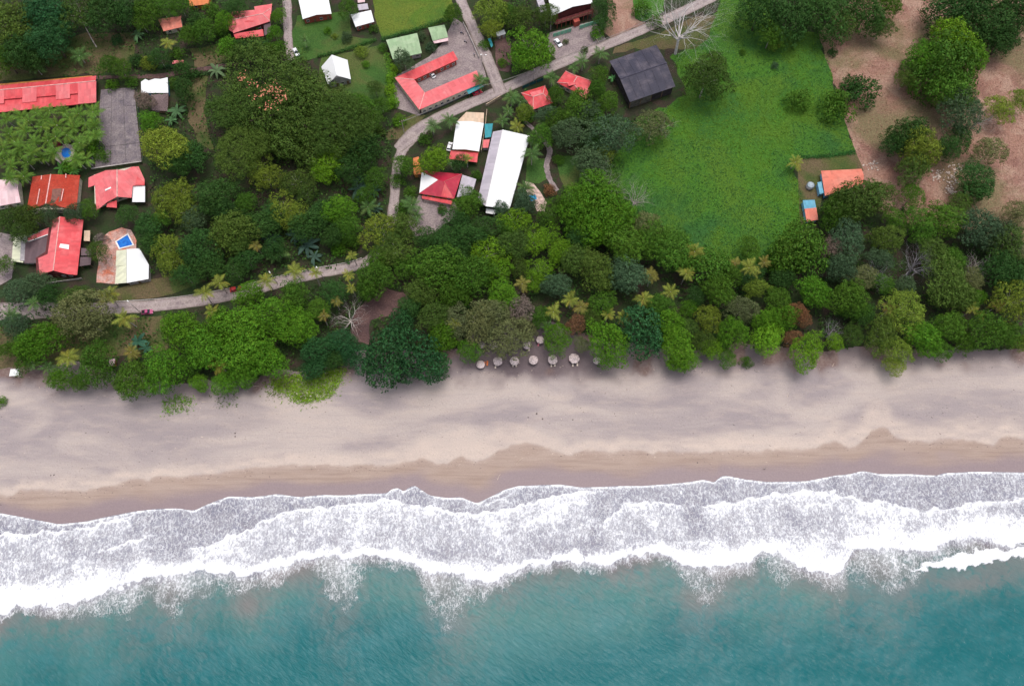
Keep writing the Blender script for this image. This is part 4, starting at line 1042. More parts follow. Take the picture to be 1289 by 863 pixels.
FRAME = plain("window_frame", (.55, .53, .5), .6)
WOOD = plain("wood", (.2, .12, .07), .85, .3)
STEEL = plain("steel", (.35, .36, .37), .5)
CONC = plain("concrete", (.4, .36, .34), .85)
def slab(name, polys, mat, parent, t=.12, cap=True):
    """roof faces (lists of world points) with thickness and uv in metres along each slope"""
    verts, idx, faces, uvs, edges = [], {}, [], [], {}
    def vid(p):
        k = (round(p.x, 2), round(p.y, 2), round(p.z, 2))
        if k not in idx:
            idx[k] = len(verts); verts.append(Vector(p))
        return idx[k]
    tops = []
    for pl in polys:
        n = (pl[1] - pl[0]).cross(pl[2] - pl[0])
        if n.z < 0:
            pl = pl[::-1]; n = -n
        n.normalize()
        u = Vector((0, 0, 1)).cross(n)
        u = u.normalized() if u.length > .02 else Vector((1, 0, 0))
        v_ = n.cross(u)
        f = [vid(p) for p in pl]
        tops.append(f)
        faces.append(f); uvs.append([(p.dot(u), p.dot(v_)) for p in pl])
        for a, b_ in zip(f, f[1:] + f[:1]):
            edges[(a, b_)] = 1
    nv = len(verts)
    verts += [p - Vector((0, 0, t)) for p in verts]
    for f in tops:
        faces.append([i + nv for i in f[::-1]]); uvs.append([(0, 0)] * len(f))
    for a, b_ in edges:
        if (b_, a) not in edges:
            faces.append([a, a + nv, b_ + nv, b_]); uvs.append([(0, 0), (0, .1), (.5, .1), (.5, 0)])
    me = mesh(name, verts, faces, mat)
    l = me.uv_layers.new(name="UVMap")
    l.data.foreach_set("uv", np.array([c_ for f in uvs for c_ in f], np.float32).ravel())
    return obj(name, me, parent)
def strip(name, a, b_, mat, parent, w_=.35, t=.1, dz=.05):
    mb = MB()
    mb.tube([a + Vector((0, 0, dz)), b_ + Vector((0, 0, dz))], w_ / 2, 6)
    return mb.build(name, mat, parent)
def openings(parent, p, q, z0, h, n, door=True, mat=FRAME):
    """windows and a door set proud on one wall run p -> q (outward is to the right of p -> q)"""
    d = (q - p); L = d.length
    if L < 2.2:
        return
    d.normalize()
    out = Vector((d.y, -d.x, 0))
    rz = math.atan2(d.y, d.x)
    n = n or max(1, int(L / 2.6))
    for k in range(n):
        c_ = p + d * L * (k + .5) / n
        if door and k == n // 2:
            mb = MB().box((c_.x + out.x * .04, c_.y + out.y * .04, z0 + 1.03), (.95, .1, 2.05), rz)
            dr = mb.build("door", WOOD, parent)
            MB().box((c_.x + d.x * .35 + out.x * .12, c_.y + d.y * .35 + out.y * .12, z0 + 1), (.06, .06, .14), rz).build("handle", STEEL, dr)
        else:
            fr = MB()
            for dx, dz, sx, sz in ((0, .6, 1.3, .1), (0, -.6, 1.3, .1), (.6, 0, .1, 1.1), (-.6, 0, .1, 1.1), (0, 0, .06, 1.1)):
                fr.box((c_.x + d.x * dx + out.x * .05, c_.y + d.y * dx + out.y * .05, z0 + 1.5 + dz), (sx, .12, sz), rz)
            fo = fr.build("window", mat, parent)
            MB().box((c_.x + out.x * .025, c_.y + out.y * .025, z0 + 1.5), (1.1, .03, 1.1), rz).build("pane", GLASS, fo)
def walls(parent, pts, tops, mat, z0=0.0, south=True, n=0, door=True, name="wall"):
    """a closed run of wall under the roof; pts counter-clockwise from above, tops = heights"""
    A = sum(pts[i].x * pts[(i + 1) % len(pts)].y - pts[(i + 1) % len(pts)].x * pts[i].y for i in range(len(pts)))
    if A < 0:
        pts, tops = pts[::-1], tops[::-1]
    k = len(pts)
    vs = [(p.x, p.y, z0) for p in pts] + [(p.x, p.y, t) for p, t in zip(pts, tops)]
    fs = [[i, (i + 1) % k, k + (i + 1) % k, k + i] for i in range(k)] + [list(range(k, 2 * k))]
    w_ = obj(name, mesh(name, vs, fs, mat), parent)
    if south:
        for i in range(k):
            p, q = Vector((pts[i].x, pts[i].y, 0)), Vector((pts[(i + 1) % k].x, pts[(i + 1) % k].y, 0))
            d = (q - p)
            if d.length > 2.2 and -d.x / d.length < -.35 and min(tops[i], tops[(i + 1) % k]) - z0 > 2.1:
                openings(parent, p, q, z0, 2.4, n, door)
    return w_
def inset(pts, m_):
    c_ = sum((Vector((p.x, p.y, 0)) for p in pts), Vector()) / len(pts)
    return [Vector((p.x, p.y, 0)) + (c_ - Vector((p.x, p.y, 0))).normalized() * m_ for p in pts]
def root_at(name, px, label, cat, group=None):
    c_ = U(px[0], px[1])
    o = empty(name, (0, 0, 0), label, cat, group)
    return o
def gable(o, cor, he, hr, rm, wm, hip=(0, 0), ins=.7, cap=None, z0=0.0, south=True, name="roof", n=0):
    """eave corners a b c d in pixels; the ridge runs parallel to a-b"""
    a, b_, c_, d = [U(x, y, he) for x, y in cor]
    r0, r1 = (a + d) / 2, (b_ + c_) / 2
    L = (r1 - r0)
    r0, r1 = r0 + L * hip[0], r1 - L * hip[1]
    r0.z = r1.z = hr
    polys = [[a, b_, r1, r0], [c_, d, r0, r1]]
    if hip[0]: polys.append([d, a, r0])
    if hip[1]: polys.append([b_, c_, r1])
    rf = slab(name, polys, rm, o)
    if cap is not None:
        strip("ridge_cap", r0, r1, cap, rf)
        for h_, cs, rr in ((hip[0], (a, d), r0), (hip[1], (b_, c_), r1)):
            if h_:
                for q in cs:
                    strip("hip_cap", q, rr, cap, rf, .25)
    if wm is not None:
        ia, ib, ic, id_ = inset([a, b_, c_, d], ins)
        pts, tops = [ia], [he - .12]
        pts.append(ib); tops.append(he - .12)
        if not hip[1]:
            pts.append((ib + ic) / 2); tops.append(hr - .2)
        pts.append(ic); tops.append(he - .12); pts.append(id_); tops.append(he - .12)
        if not hip[0]:
            pts.append((ia + id_) / 2); tops.append(hr - .2)
        walls(o, pts, tops, wm, z0, south, n)
    return rf
def lean(o, pts, mat, wm=None, name="lean_to_roof", posts=True, z0=0.0, ins=.35, n=0, t=.1):
    """one flat roof plane; pts = (px, py, z)"""
    P3 = [U(*p) for p in pts]
    k = len(P3)
    rf = slab(name, [P3], mat, o, t)
    if wm is not None:
        ii = inset(P3, ins)
        walls(o, ii, [p.z - t - .03 for p in P3], wm, z0, True, n)
    elif posts:
        for p, q in zip(P3, inset(P3, .3)):
            MB().box((q.x, q.y, (p.z - t) / 2), (.14, .14, p.z - t), 0).build("post", WOOD, o)
    return rf
HG = "village houses"
# ---- long red roof at the left edge
o = root_at("long_house", (60, 118), "long red roofed building with stepped roof edge beside the sports court", "house")
A0, A1, A2, A3 = (-15,109,3.0), (121,95.5,3.0), (120.3,102,4.2), (-15,114.8,4.2)
slab("roof", [[U(*p) for p in (A0, A1, A2, A3)]], REDM, o)
xs_ = [-15, 5, 28, 46, 70, 88, 98, 121]; ye = [131, 124, 128.5, 121, 124.5, 118, 130]
for i in range(7):
    x0, x1 = xs_[i], xs_[i + 1]
    y0, y1 = (114.8 - (x + 15) * .0946 for x in (x0, x1))
    yb = ye[i]
    zz = lambda y, yt: 4.2 - (y - yt) * .085
    sl = (y0 + y1) / 2
    b0, b1 = yb + (x1 - x0) * .045, yb - (x1 - x0) * .045
    slab("roof_section", [[U(x0, y0, 4.2), U(x1, y1, 4.2), U(x1 - .1, b1, zz(b1, sl) + .02 * i), U(x0 + .1, b0, zz(b0, sl) + .02 * i)]], REDM if i % 2 else PINKM, o, .22)
slab("lower_roof", [[U(-15, 118, 2.75), U(98, 112, 2.75), U(98, 131.5, 2.1), U(-15, 143, 2.1)]], REDM, o)
strip("ridge_cap", U(-15, 114.8, 4.2), U(120.3, 102, 4.2), CAP, o, .4)
walls(o, [U(-14, 111, 0), U(119, 99, 0), U(117, 131, 0), U(-14, 143, 0)], [2.0, 2.0, 1.9, 1.9], ORW)
# ---- small houses at the top
o = root_at("hut", (213, 28), "small orange roofed hut among garden trees at top left", "house", HG)
gable(o, [(199,24.5),(228,20),(229.5,34),(206,39.5)], 2.7, 3.6, SALMON, CREAMW, cap=None)
o = root_at("shed", (250, 2), "bright orange roof cut by the top edge of the photo", "shed", HG)
gable(o, [(236,-9),(268,-12),(262,5.5),(239,8)], 2.6, 3.3, ORANGE, ORW)
o = root_at("shelter", (224, 79), "tiny pink roofed shelter by the dirt lane", "shelter", HG)
lean(o, [(217,76.5,2.2),(231,75.5,2.2),(231,79,2.0),(217,80.5,2.0)], PINKM)
o = root_at("house", (315, 27), "pink red hipped house with dark veranda beside the concrete lane", "house", HG)
gable(o, [(292,15),(340.5,11),(340,27),(293.5,42)], 3.9, 5.4, PINKM, DARKW, (.0, .18), cap=CAP)
slab("porch_roof", [[U(320,8.5,4.6),U(342.5,5,4.0),U(341,18,3.9),U(322,22,5.0)]], PINKM, o)
lean(o, [(287.5,19.5,3.3),(292.5,16,3.5),(294,41,3.5),(288,38,3.3)], PINKM, posts=False)
lean(o, [(294,42.6,3.2),(331,37,3.2),(332,45.5,2.6),(296,48.6,2.6)], REDM)
slab("dormer_roof", [[U(303,29,4.7),U(312,25.5,5.2),U(320,27,4.7),U(312,31,4.4)]], REDM, o)
lean(o, [(332,31,3.0),(341,27,3.0),(341,41,2.6),(333,45,2.6)], BROWNM, posts=True)  # brown sheet stands in for the shade in the open right side
o = root_at("house", (397, 10), "white roofed house with orange wall at the top edge", "house", HG)
gable(o, [(411,-14),(417.3,17.5),(381,24.3),(374,-8)], 3.6, 4.6, WHITEM, REDW)
MB().box((*U(410.5, 21.5)[:2], 1.3), (4.6, 1.6, 2.6), .22).build("orange_wall", ORW, o)
o = root_at("house", (455, 23), "small white roofed cottage with pink red front wall", "house", HG)
gable(o, [(441,18.5),(467,13),(471,27.5),(447.5,34)], 3.2, 4.1, WHITEM, REDW, n=3)
lean(o, [(449.5,6,2.6),(462.5,4.5,2.6),(464,11.6,2.5),(451.5,13.2,2.5)], LILAC, GREYW, "shed_roof")
o = root_at("shed", (454, 1), "tiny pinkish shed above the small white cottage", "shed", HG)
gable(o, [(449.5,-6),(458.5,-7),(459.5,2.5),(450.5,3.8)], 2.4, 2.9, PALEPINK, GREYW)
o = root_at("house", (423, 88), "white steep gable roofed house standing on the lawn", "house", HG)
a, b_, c_, d = U(404.3,84.3,3.0), U(413,106.3,3.0), U(441.7,100,3.0), U(437.4,75.6,3.0)
t0, t1 = U(417.6,69,6.4), U(423.8,95,6.4)
slab("roof", [[a, b_, t1, t0], [c_, d, t0, t1]], WHITEM, o)
ii = inset([a, b_, c_, d], .6)
walls(o, [ii[0], ii[1], (ii[1] + ii[2]) / 2, ii[2], ii[3], (ii[3] + ii[0]) / 2], [2.9, 2.9, 6.0, 2.9, 2.9, 6.0], GREYW, n=2)
o = root_at("house", (508, 57), "larger faded green roofed house half hidden by a grey green tree", "house", HG)
gable(o, [(486,50.5),(525,41.8),(531,67),(494.5,75)], 3.0, 4.1, GREENM, GREYW)
o = root_at("house", (551, 43), "smaller faded green roofed house with pale lower edge", "house", HG)
gable(o, [(539,35),(559.5,31.3),(564,47),(544.5,51.5)], 2.9, 3.7, GREENM, CREAMW)
lean(o, [(544.5,50.5,2.7),(564,46.6,2.7),(564.3,51.5,2.4),(546.5,55,2.4)], PALEPINK)
# ---- u shaped roof
o = root_at("motel_block", (545, 108), "red u shaped roof wrapped around a gravel courtyard", "building")
ze, zi = 3.2, 3.9
q = {k: U(*v) for k, v in dict(a=(497,98,zi), b=(570.5,64.5,zi), c=(576.5,75,ze), d=(521.6,100.3,ze), e=(527.7,138.3,zi), f=(534.5,116.5,ze), g=(600,88.8,ze), h=(606,104.5,zi)).items()}
slab("roof_wing", [[q['a'], q['b'], q['c'], q['d']]], REDM, o)  # upper wing's shade is put into its deeper red, other wings paler
slab("roof_wing", [[q['a'], q['d'], q['f'], q['e']]], PINKM, o)
slab("roof_wing", [[q['e'], q['f'], q['g'], q['h']]], PINKM, o)
for s_, e_ in (('a', 'd'), ('e', 'f')):
    strip("hip_cap", q[s_], q[e_], CAP, o, .3)
cc = sum((p for p in q.values()), Vector()) / 8
def off(p, c0, k): return Vector((p.x, p.y, 0)) + (Vector((c0.x, c0.y, 0)) - Vector((p.x, p.y, 0))).normalized() * k
m1 = (q['a'] + q['b'] + q['c'] + q['d']) / 4; m2 = (q['a'] + q['d'] + q['f'] + q['e']) / 4; m3 = (q['e'] + q['f'] + q['g'] + q['h']) / 4
for ks, tt in (('abcd', (3.7, 3.7, 3.0, 3.0)), ('adfe', (3.65, 2.95, 2.95, 3.65)), ('efgh', (3.7, 3.0, 3.0, 3.7))):
    walls(o, inset([q[k] for k in ks], .9), list(tt), CREAMW if ks != 'abcd' else REDW, south=(ks != 'adfe'))
t_ = root_at("canopy", (597, 108), "teal metal canopy at the road end of the u shaped roof", "canopy")
lean(t_, [(585,110.5,3.1),(600.5,100.5,3.4),(609,108.8,3.1),(590,118.5,2.8)], TEAL, name="roof")
# ---- veranda house with green fence
o = root_at("house", (720, 18), "white roofed veranda house behind the green fence", "house", HG)
gable(o, [(738,-20),(746.3,4),(694.7,20.2),(688,-12)], 6.0, 7.6, WHITEM, DARKW, n=5)
lean(o, [(675,-1,4.0),(683,-5,4.2),(688,13,4.0),(681,16,3.8)], LILAC, GREYW)
fl = MB(); a, b_ = U(697.5, 28.5, 3.1), U(747, 13, 3.1)
dr = (b_ - a).normalized(); nn = Vector((dr.y, -dr.x, 0))
c_ = (a + b_) / 2 + nn * .2
MB().box(c_, ((b_ - a).length, 2.4, .2), math.atan2(dr.y, dr.x)).build("balcony", DARKW, o)
for k in range(9):
    p = a.lerp(b_, (k + .5) / 9) + nn * 1.3
    MB().box((p.x, p.y, 1.5), (.2, .2, 3.0)).build("post", REDW, o)
    MB().box((p.x, p.y, 4.5), (.16, .16, 2.6)).build("post", REDW, o)
p = a.lerp(b_, .52) + nn * 1.6
MB().box((p.x, p.y, 1.5), (2.6, 3.2, 3.0), math.atan2(dr.y, dr.x)).build("porch", REDW, o)
MB().box(((a + b_) / 2 + nn * 1.35 + Vector((0, 0, .9))), ((b_ - a).length, .08, .5), math.atan2(dr.y, dr.x)).build("railing", WOOD, o)
GREENP = plain("green_panel", (.2, .5, .34), .55, .12)
for a, b_, n_, lb in ((U(696, 47), U(719, 40), 5, "light green panel fence left of the gateway"), (U(729, 37), U(754, 29), 4, "blue green panel fence right of the gateway")):
    f_ = root_at("fence", (0, 0), lb, "fence", "green fences before the veranda house")
    dr = (b_ - a); rz = math.atan2(dr.y, dr.x)
    for k in range(n_):
        p = a.lerp(b_, (k + .5) / n_)
        MB().box((p.x, p.y, 1.15), (dr.length / n_ - .12, .12, 2.1), rz).build("panel", GREENP, f_)
    for k in range(n_ + 1):
        p = a.lerp(b_, k / n_)
        MB().box((p.x, p.y, 1.15), (.16, .2, 2.3), rz).build("post", CONC, f_)
# ---- tiny roofs by the lane
o = root_at("shed", (631, 44), "tiny white roofed shed among trees by the lane", "shed", HG)
lean(o, [(624,41,2.5),(634.5,37.5,2.6),(637,42.5,2.5),(626,46,2.4)], WHITEM, GREYW)
o = root_at("awning", (617, 54), "narrow teal awning beside the lane", "awning")
lean(o, [(614,49,2.3),(617.5,48,2.5),(620.5,57,2.5),(618.5,60,2.3)], TEAL)
# ---- twin red roofs
o = root_at("house", (676, 122), "left of the twin red roofed houses below the lane", "house", "twin red roofed houses")
gable(o, [(656,117),(686,107.7),(696,129.5),(671,138)], 3.0, 4.6, REDM, CREAMW, (.28, .28), cap=CAP)
lean(o, [(667,116.5,4.9),(681,113,4.9),(682,117.5,4.7),(669.5,122,4.7)], PINKM, REDW, "clerestory_roof", z0=3.6, ins=.3)
o = root_at("house", (722, 106), "right of the twin red roofed houses below the lane", "house", "twin red roofed houses")
gable(o, [(701,104),(712,89.5),(745,101.7),(736,122)], 3.0, 4.7, REDM, CREAMW, (.25, .25), cap=CAP)
lean(o, [(735,110,3.4),(743,113.5,3.2),(737,124.5,3.0),(728,119,3.3)], PINKM, posts=True)
lean(o, [(714,105,5.0),(724,103,5.0),(725,106,4.8),(716,108.5,4.8)], REDM, REDW, "clerestory_roof", z0=3.8, ins=.25)
# ---- black barn
o = root_at("barn", (808, 95), "black metal roofed barn beside the meadow with rusty patches", "barn")
a, b_, c_, d = U(767,77,5.3), U(826.5,56.5,5.3), U(850.5,109,5.3), U(793,128.6,5.3)
r0, r1 = (a + d) / 2, (b_ + c_) / 2; r0.z = r1.z = 6.9
for (p0, p1, q1, q0) in ((a, b_, r1, r0), (d, c_, r1, r0)):
    for i in range(2):
        f0, f1 = i / 2, (i + 1) / 2 + (.02 if i == 0 else 0)
        k = 6
        for j in range(k):
            e0, e1 = p0.lerp(q0, f0), p0.lerp(q0, f1); g0, g1 = p1.lerp(q1, f0), p1.lerp(q1, f1)
            dz = Vector((0, 0, .05 * i + random.uniform(-.02, .03)))
            slab("roof_sheet", [[e0.lerp(g0, j / k) + dz, e0.lerp(g0, (j + 1) / k - .004) + dz, e1.lerp(g1, (j + 1) / k - .004) + dz, e1.lerp(g1, j / k) + dz]], BLACKM, o, .06)
strip("ridge_cap", r0, r1, plain("barn_ridge", (.06, .055, .08), .6), o, .6)
ii = inset([a, b_, c_, d], 1.0)
walls(o, [ii[0], ii[1], (ii[1] + ii[2]) / 2, ii[2], ii[3], (ii[3] + ii[0]) / 2], [5.2, 5.2, 6.6, 5.2, 5.2, 6.6], DARKWOOD, south=False)
for k in range(4):
    p0, p1 = ii[3].lerp(ii[2], k / 4 + .006), ii[3].lerp(ii[2], (k + 1) / 4 - .006)
    dr = p1 - p0; rz = math.atan2(dr.y, dr.x); n_ = Vector((dr.y, -dr.x, 0)).normalized()
    c0 = (p0 + p1) / 2 + n_ * .08
    MB().box((c0.x, c0.y, 2.5), (dr.length, .1, 4.9), rz).build("wall_panel", plain("barn_panel_pale" if k < 2 else "barn_panel", (.13, .115, .1) if k < 2 else (.045, .035, .04), .9, .35), o)
    p = ii[3].lerp(ii[2], k / 4) + n_ * .1
    MB().box((p.x, p.y, 2.6), (.25, .25, 5.1), rz).build("post", WOOD, o)
# ---- white roof cluster
o = root_at("house", (590, 170), "white roofed house with tan roof end and red veranda", "house", HG)
gable(o, [(574.6,152.8),(569.4,188),(603,190.6),(609,155)], 4.2, 4.9, WHITEM, ORW)
lean(o, [(576,152.3,3.8),(587,141,3.5),(609.3,142,3.5),(608.8,154.6,3.8)], TAN, CREAMW)
lean(o, [(567.5,189.5,3.2),(602,192,3.2),(600.5,204.5,2.6),(565,200,2.6)], REDM)
o = root_at("shed", (614, 164), "narrow teal roofed shed between the two white roofs", "shed", HG)
lean(o, [(610,156,2.8),(620.5,155.5,2.8),(618,172.5,2.6),(610.5,173.5,2.6)], TEAL, GREYW)
o = root_at("shed", (612, 181), "small red roofed shed between the two white roofs", "shed", HG)
lean(o, [(608.5,176,2.6),(616.5,175.5,2.6),(614.5,186,2.4),(607.5,186,2.4)], PINKM, GREYW)
o = root_at("hall", (637, 215), "long white roofed hall with lilac grey left slope", "building")
a, b_, c_, d = U(667,171,4.2), U(641.5,263,4.2), U(601,252,4.2), U(620.5,166,4.2)
t0, t1 = U(633,163.5,5.8), U(611.5,259.5,5.8)
slab("roof", [[a, b_, t1, t0]], WHITEM, o)
slab("roof_slope", [[c_, d, t0, t1]], LILAC, o)
strip("ridge_cap", t0, t1, WHITEP, o, .4)
ii = inset([a, b_, c_, d], .8)
walls(o, ii, [4.0] * 4, GREYW)
lean(o, [(612,262,3.0),(624.5,264,3.0),(622.5,270,2.7),(611.5,268,2.7)], WHITEM)
# ---- crimson hip roof
o = root_at("house", (555, 235), "crimson hipped roof house with one white roof corner", "house", HG)
cor = [U(531,214.5,3.6), U(581.5,219,3.6), U(571.5,250.5,3.6), U(527.7,243.5,3.6)]
ap, ap2 = U(552,226.5,5.3), U(559,228.5,5.3)
slab("roof", [[cor[0], cor[1], ap2, ap], [cor[1], cor[2], ap2], [cor[2], cor[3], ap, ap2]], CRIMSON, o)
wq = cor[3].lerp(cor[0], .93)
slab("white_roof_corner", [[wq, ap, cor[3]]], WHITEM, o)
slab("roof_patch", [[p + Vector((0, 0, .06)) for p in (ap2.lerp(cor[2], .08), cor[2].lerp(ap2, .04), cor[2].lerp(cor[3], .38).lerp(ap2, .04))]], REDM, o, .04)
for p, t in ((cor[0], ap), (cor[1], ap2), (cor[2], ap2), (cor[3], ap)):
    strip("hip_cap", p, t, plain("crimson_cap", (.5, .12, .12), .6), o, .22)
lean(o, [(531,246.5,3.0),(569.5,252.5,3.0),(568.6,257.5,2.5),(531,249.8,2.5)], REDM, posts=True)
walls(o, inset(cor, 1.1), [3.4] * 4, ORW)
o = root_at("annex", (590, 234), "white grey roofed annex right of the crimson roof", "house", HG)
lean(o, [(582,220,3.2),(599.5,225.5,3.2),(594,244.5,2.9),(575,248,2.9)], LILAC, GREYW, "roof")
for pp, lb in (([(520,199,2.6),(527,197,2.6),(529,208,2.4),(520,208,2.4)], "small orange roof beside the lime green round tree"), ([(520,211,2.7),(529,209,2.9),(533,219,2.7),(521,220,2.5)], "small orange roof touching the crimson roof")):
    o = root_at("shed", (0, 0), lb, "shed", HG)
    lean(o, pp, ORANGE, ORW, "roof")
# ---- left side houses
o = root_at("house", (10, 242), "pale pink roofed house at the left edge", "house", HG)
gable(o, [(-16,227),(23,224.5),(26,254.5),(-16,262)], 3.2, 4.3, PALEPINK, CREAMW)
o = root_at("house", (70, 242), "orange clay tiled house with pale ridge lines", "house", HG)
a, b_, c_, d = U(41,222.5,3.4), U(33.5,265,3.4), U(96,264,3.4), U(100.5,220.5,3.4)
t0, t1 = U(64,219.5,5.0), U(57.5,257,5.0)
for (e0, e1, s_) in ((a, b_, 0), (d, c_, 1)):
    for k in range(5):
        f0, f1 = k / 5, (k + 1) / 5 + .012
        dz = Vector((0, 0, .035 * (k % 2) + .02 * k))
        slab("tile_course", [[(e0.lerp(t0, f0)) + dz, (e1.lerp(t1, f0)) + dz, (e1.lerp(t1, f1)) + dz, (e0.lerp(t0, f1)) + dz]], TILE, o, .14)
strip("ridge_cap", t0, t1, CAP, o, .5)
slab("dormer_roof", [[U(66,238,4.9),U(78,237,4.4),U(76,254,4.3),U(63.5,256,4.9)]], plain("dormer_shadow", (.2, .09, .07), .8), o)  # dark recess of the dormer: its shade is put into this brown
for x0, y0, x1, y1 in ((52.5, 221, 52, 226), (83, 219, 83, 224), (50, 238, 46.5, 257), (80, 238, 77, 253)):
    strip("ridge_tile", U(x0, y0, 4.7), U(x1, y1, 4.6), CAP, o, .4)
walls(o, inset([a, b_, c_, d], .8), [3.2] * 4, CREAMW)
o = root_at("house", (145, 240), "red roofed house with white awning and dark gable porch", "house", HG)
t0, t1 = U(147.5,213.5,5.2), U(147.5,247.5,5.2)
slab("roof", [[U(111.5,223.5,3.3), U(120.5,219.5,3.5), U(133,214.5,4.3), t0, t1, U(134.5,254.5,4.1), U(121.5,265,3.3), U(119.5,233,3.4), U(111,236,3.1)]], PINKM, o)
slab("roof_slope", [[t0, U(157,214.5,4.5), U(166,210,4.3), U(174.5,209.5,3.9), U(182,226,3.3), U(182,233.5,3.2), U(167,233.8,3.7), U(165.5,249,3.7), t1]], PINKM, o)
strip("ridge_cap", t0, t1, CAP, o, .5)
slab("roof_patch", [[U(173,222,4.05), U(182,230,3.5), U(182,233,3.45), U(170,232.8,3.9)]], REDM, o, .05)
lean(o, [(167,234,3.0),(182.5,233.8,2.8),(182.5,254.3,2.8),(166.5,254.3,3.0)], WHITEM, None, "awning")
lean(o, [(135,255.5,3.3),(147,252,3.3),(147,261.5,2.8),(134,260.5,2.8)], REDM, posts=True)
slab("skylight", [[U(132,238.5,4.45),U(139.5,235,4.7),U(140,236.8,4.72),U(132.5,240.3,4.47)]], WHITEP, o, .05)
walls(o, [U(123,225,0), U(170,216,0), U(166,248,0), U(124,262,0)], [3.1, 3.4, 3.4, 3.0], CREAMW)
# ---- big red roof with skylight
o = root_at("house", (80, 310), "big red roofed house with white skylight and grey terrace", "house", HG)
t0, t1 = U(75.5,272.5,5.4), U(67,340.5,5.4)
slab("roof", [[t0, U(105,276.5,3.9), U(97,346,3.9), U(85,345,4.3), t1]], REDM, o)
slab("roof_slope", [[t0, t1, U(50,346,4.1), U(48,325,4.0), U(60,319.5,4.6), U(66.5,276,4.8)]], PINKM, o)
strip("ridge_cap", t0, t1, CAP, o, .35)
slab("skylight", [[U(71,305.8,5.3),U(87,308,4.72),U(86.5,313.8,4.72),U(71,310.8,5.3)]], WHITEP, o, .06)
walls(o, [U(70,280,0), U(103,282,0), U(96,349,0), U(53,349,0), U(52,330,0), U(64,322,0)], [3.8] * 6, DARKW)
walls(o, [U(32,304.5,0), U(63,292,0), U(61,333,0), U(30.5,332,0)], [2.9] * 4, GREYW, name="annex_wall")
lean(o, [(32,305,3.15),(63,293,3.15),(61,331,3.15),(30.5,331,3.15)], BROWNM, posts=False, name="terrace_roof")
lean(o, [(34,299.5,3.4),(64,285,3.5),(63,294,3.3),(36,304,3.3)], PINKM, None, "terrace_strip", posts=False)
strip("parapet", U(36,304,3.5), U(62.5,294.5,3.5), WHITEP, o, .4)
lean(o, [(17,299,2.4),(34,294.5,2.6),(29,330.5,2.6),(14.5,328.5,2.4)], CREAM, None, "carport_roof")
lean(o, [(102,312,3.2),(114.5,313,2.9),(115,321.5,2.9),(102,321.5,3.2)], BROWNM, None, "balcony_roof")
lean(o, [(101,323.5,3.2),(115,323,2.9),(114,333,2.9),(100,335,3.2)], BROWNM, None, "balcony_roof")
lean(o, [(106,290,2.6),(113.5,290,2.6),(113,303.5,2.4),(105.5,303,2.4)], TAN, None, "side_roof")
# ---- white pool shed
o = root_at("shed", (165, 335), "white and cream flat roofed shed below the rectangular pool", "shed")
lean(o, [(159.5,313.5,3.0),(175.5,312.5,3.0),(187.3,333,2.8),(187,351,2.6),(159.5,356,2.7)], WHITEM, GREYW, "roof")
for y0, y1 in ((315, 334.5), (335.2, 356.5)):
    lean(o, [(146.5,y0 + .3,2.75),(159.2,y0 - 1.2,2.85),(159.2,y1 - .6,2.7),(144.6 if y1 > 350 else 145.5,y1 + .6,2.6)], CREAM, None, "cream_roof", posts=y1 > 350)
# ---- small white shed by the court, thatched hut
o = root_at("shed", (194, 107), "white ragged roofed shed at the top corner of the sports court", "shed", HG)
lean(o, [(177.5,103,2.8),(183,99.5,2.9),(187,101.5,2.9),(195,99,2.9),(202,99.5,2.9),(211,97.5,2.8),(211.8,117,2.5),(177.8,117,2.5)], WHITEM, plain("teal_wall", (.08, .25, .33), .7))
THATCH = plain("thatch", (.42, .33, .30), .95, .35, 3.0)
DTHATCH = plain("dark_thatch", (.17, .12, .12), .95, .35, 3.0)
o = root_at("hut", (201, 129), "brown thatched hut below the white shed by the court", "hut", HG)
gable(o, [(190,119),(212,118),(211,140),(191,139)], 2.3, 3.9, DTHATCH, WOOD, (.25, .25))
# ---- salmon cottage
o = root_at("house", (1060, 228), "salmon roofed cottage with blue wall at the meadow corner", "house", HG)
gable(o, [(1033.5,215),(1084.5,212.5),(1087,231),(1038.5,246.5)], 3.0, 4.2, SALMON, BLUEW, (.22, .0), cap=None)
slab("porch_roof", [[U(1054,223.5,4.3),U(1073,221,4.0),U(1070,232,3.4),U(1055,234.5,3.5)]], SALMON, o)
lean(o, [(1029,229.5,2.4),(1034,228.5,2.5),(1037,243,2.5),(1032,244.5,2.4)], BLUE, BLUEW)
o = root_at("hut", (1020, 265), "small hut with half blue and half salmon roof", "hut", HG)
lean(o, [(1010.5,252,2.8),(1025.5,251.5,2.8),(1027.5,262,2.7),(1012.5,263,2.7)], BLUE, BLUEW)
lean(o, [(1012.7,262.8,2.85),(1027.7,261.3,2.85),(1030,276.5,2.5),(1015.5,279,2.5)], SALMON, BLUEW, "roof")
o = root_at("water_tank", (1018, 234), "round grey water tank between cottage and blue hut", "tank")
c_ = U(1018.5, 236)
mb = MB(); mb.tube([(c_.x, c_.y, 0), (c_.x, c_.y, 1.9)], 1.55, 18); mb.build("tank_body", GREYW, o, True)
mb = MB(); mb.tube([(c_.x, c_.y, 1.9), (c_.x, c_.y, 2.2), (c_.x, c_.y, 2.45)], [1.6, 1.2, .4], 18); mb.build("lid", plain("tank_lid", (.33, .38, .42), .6), o, True)
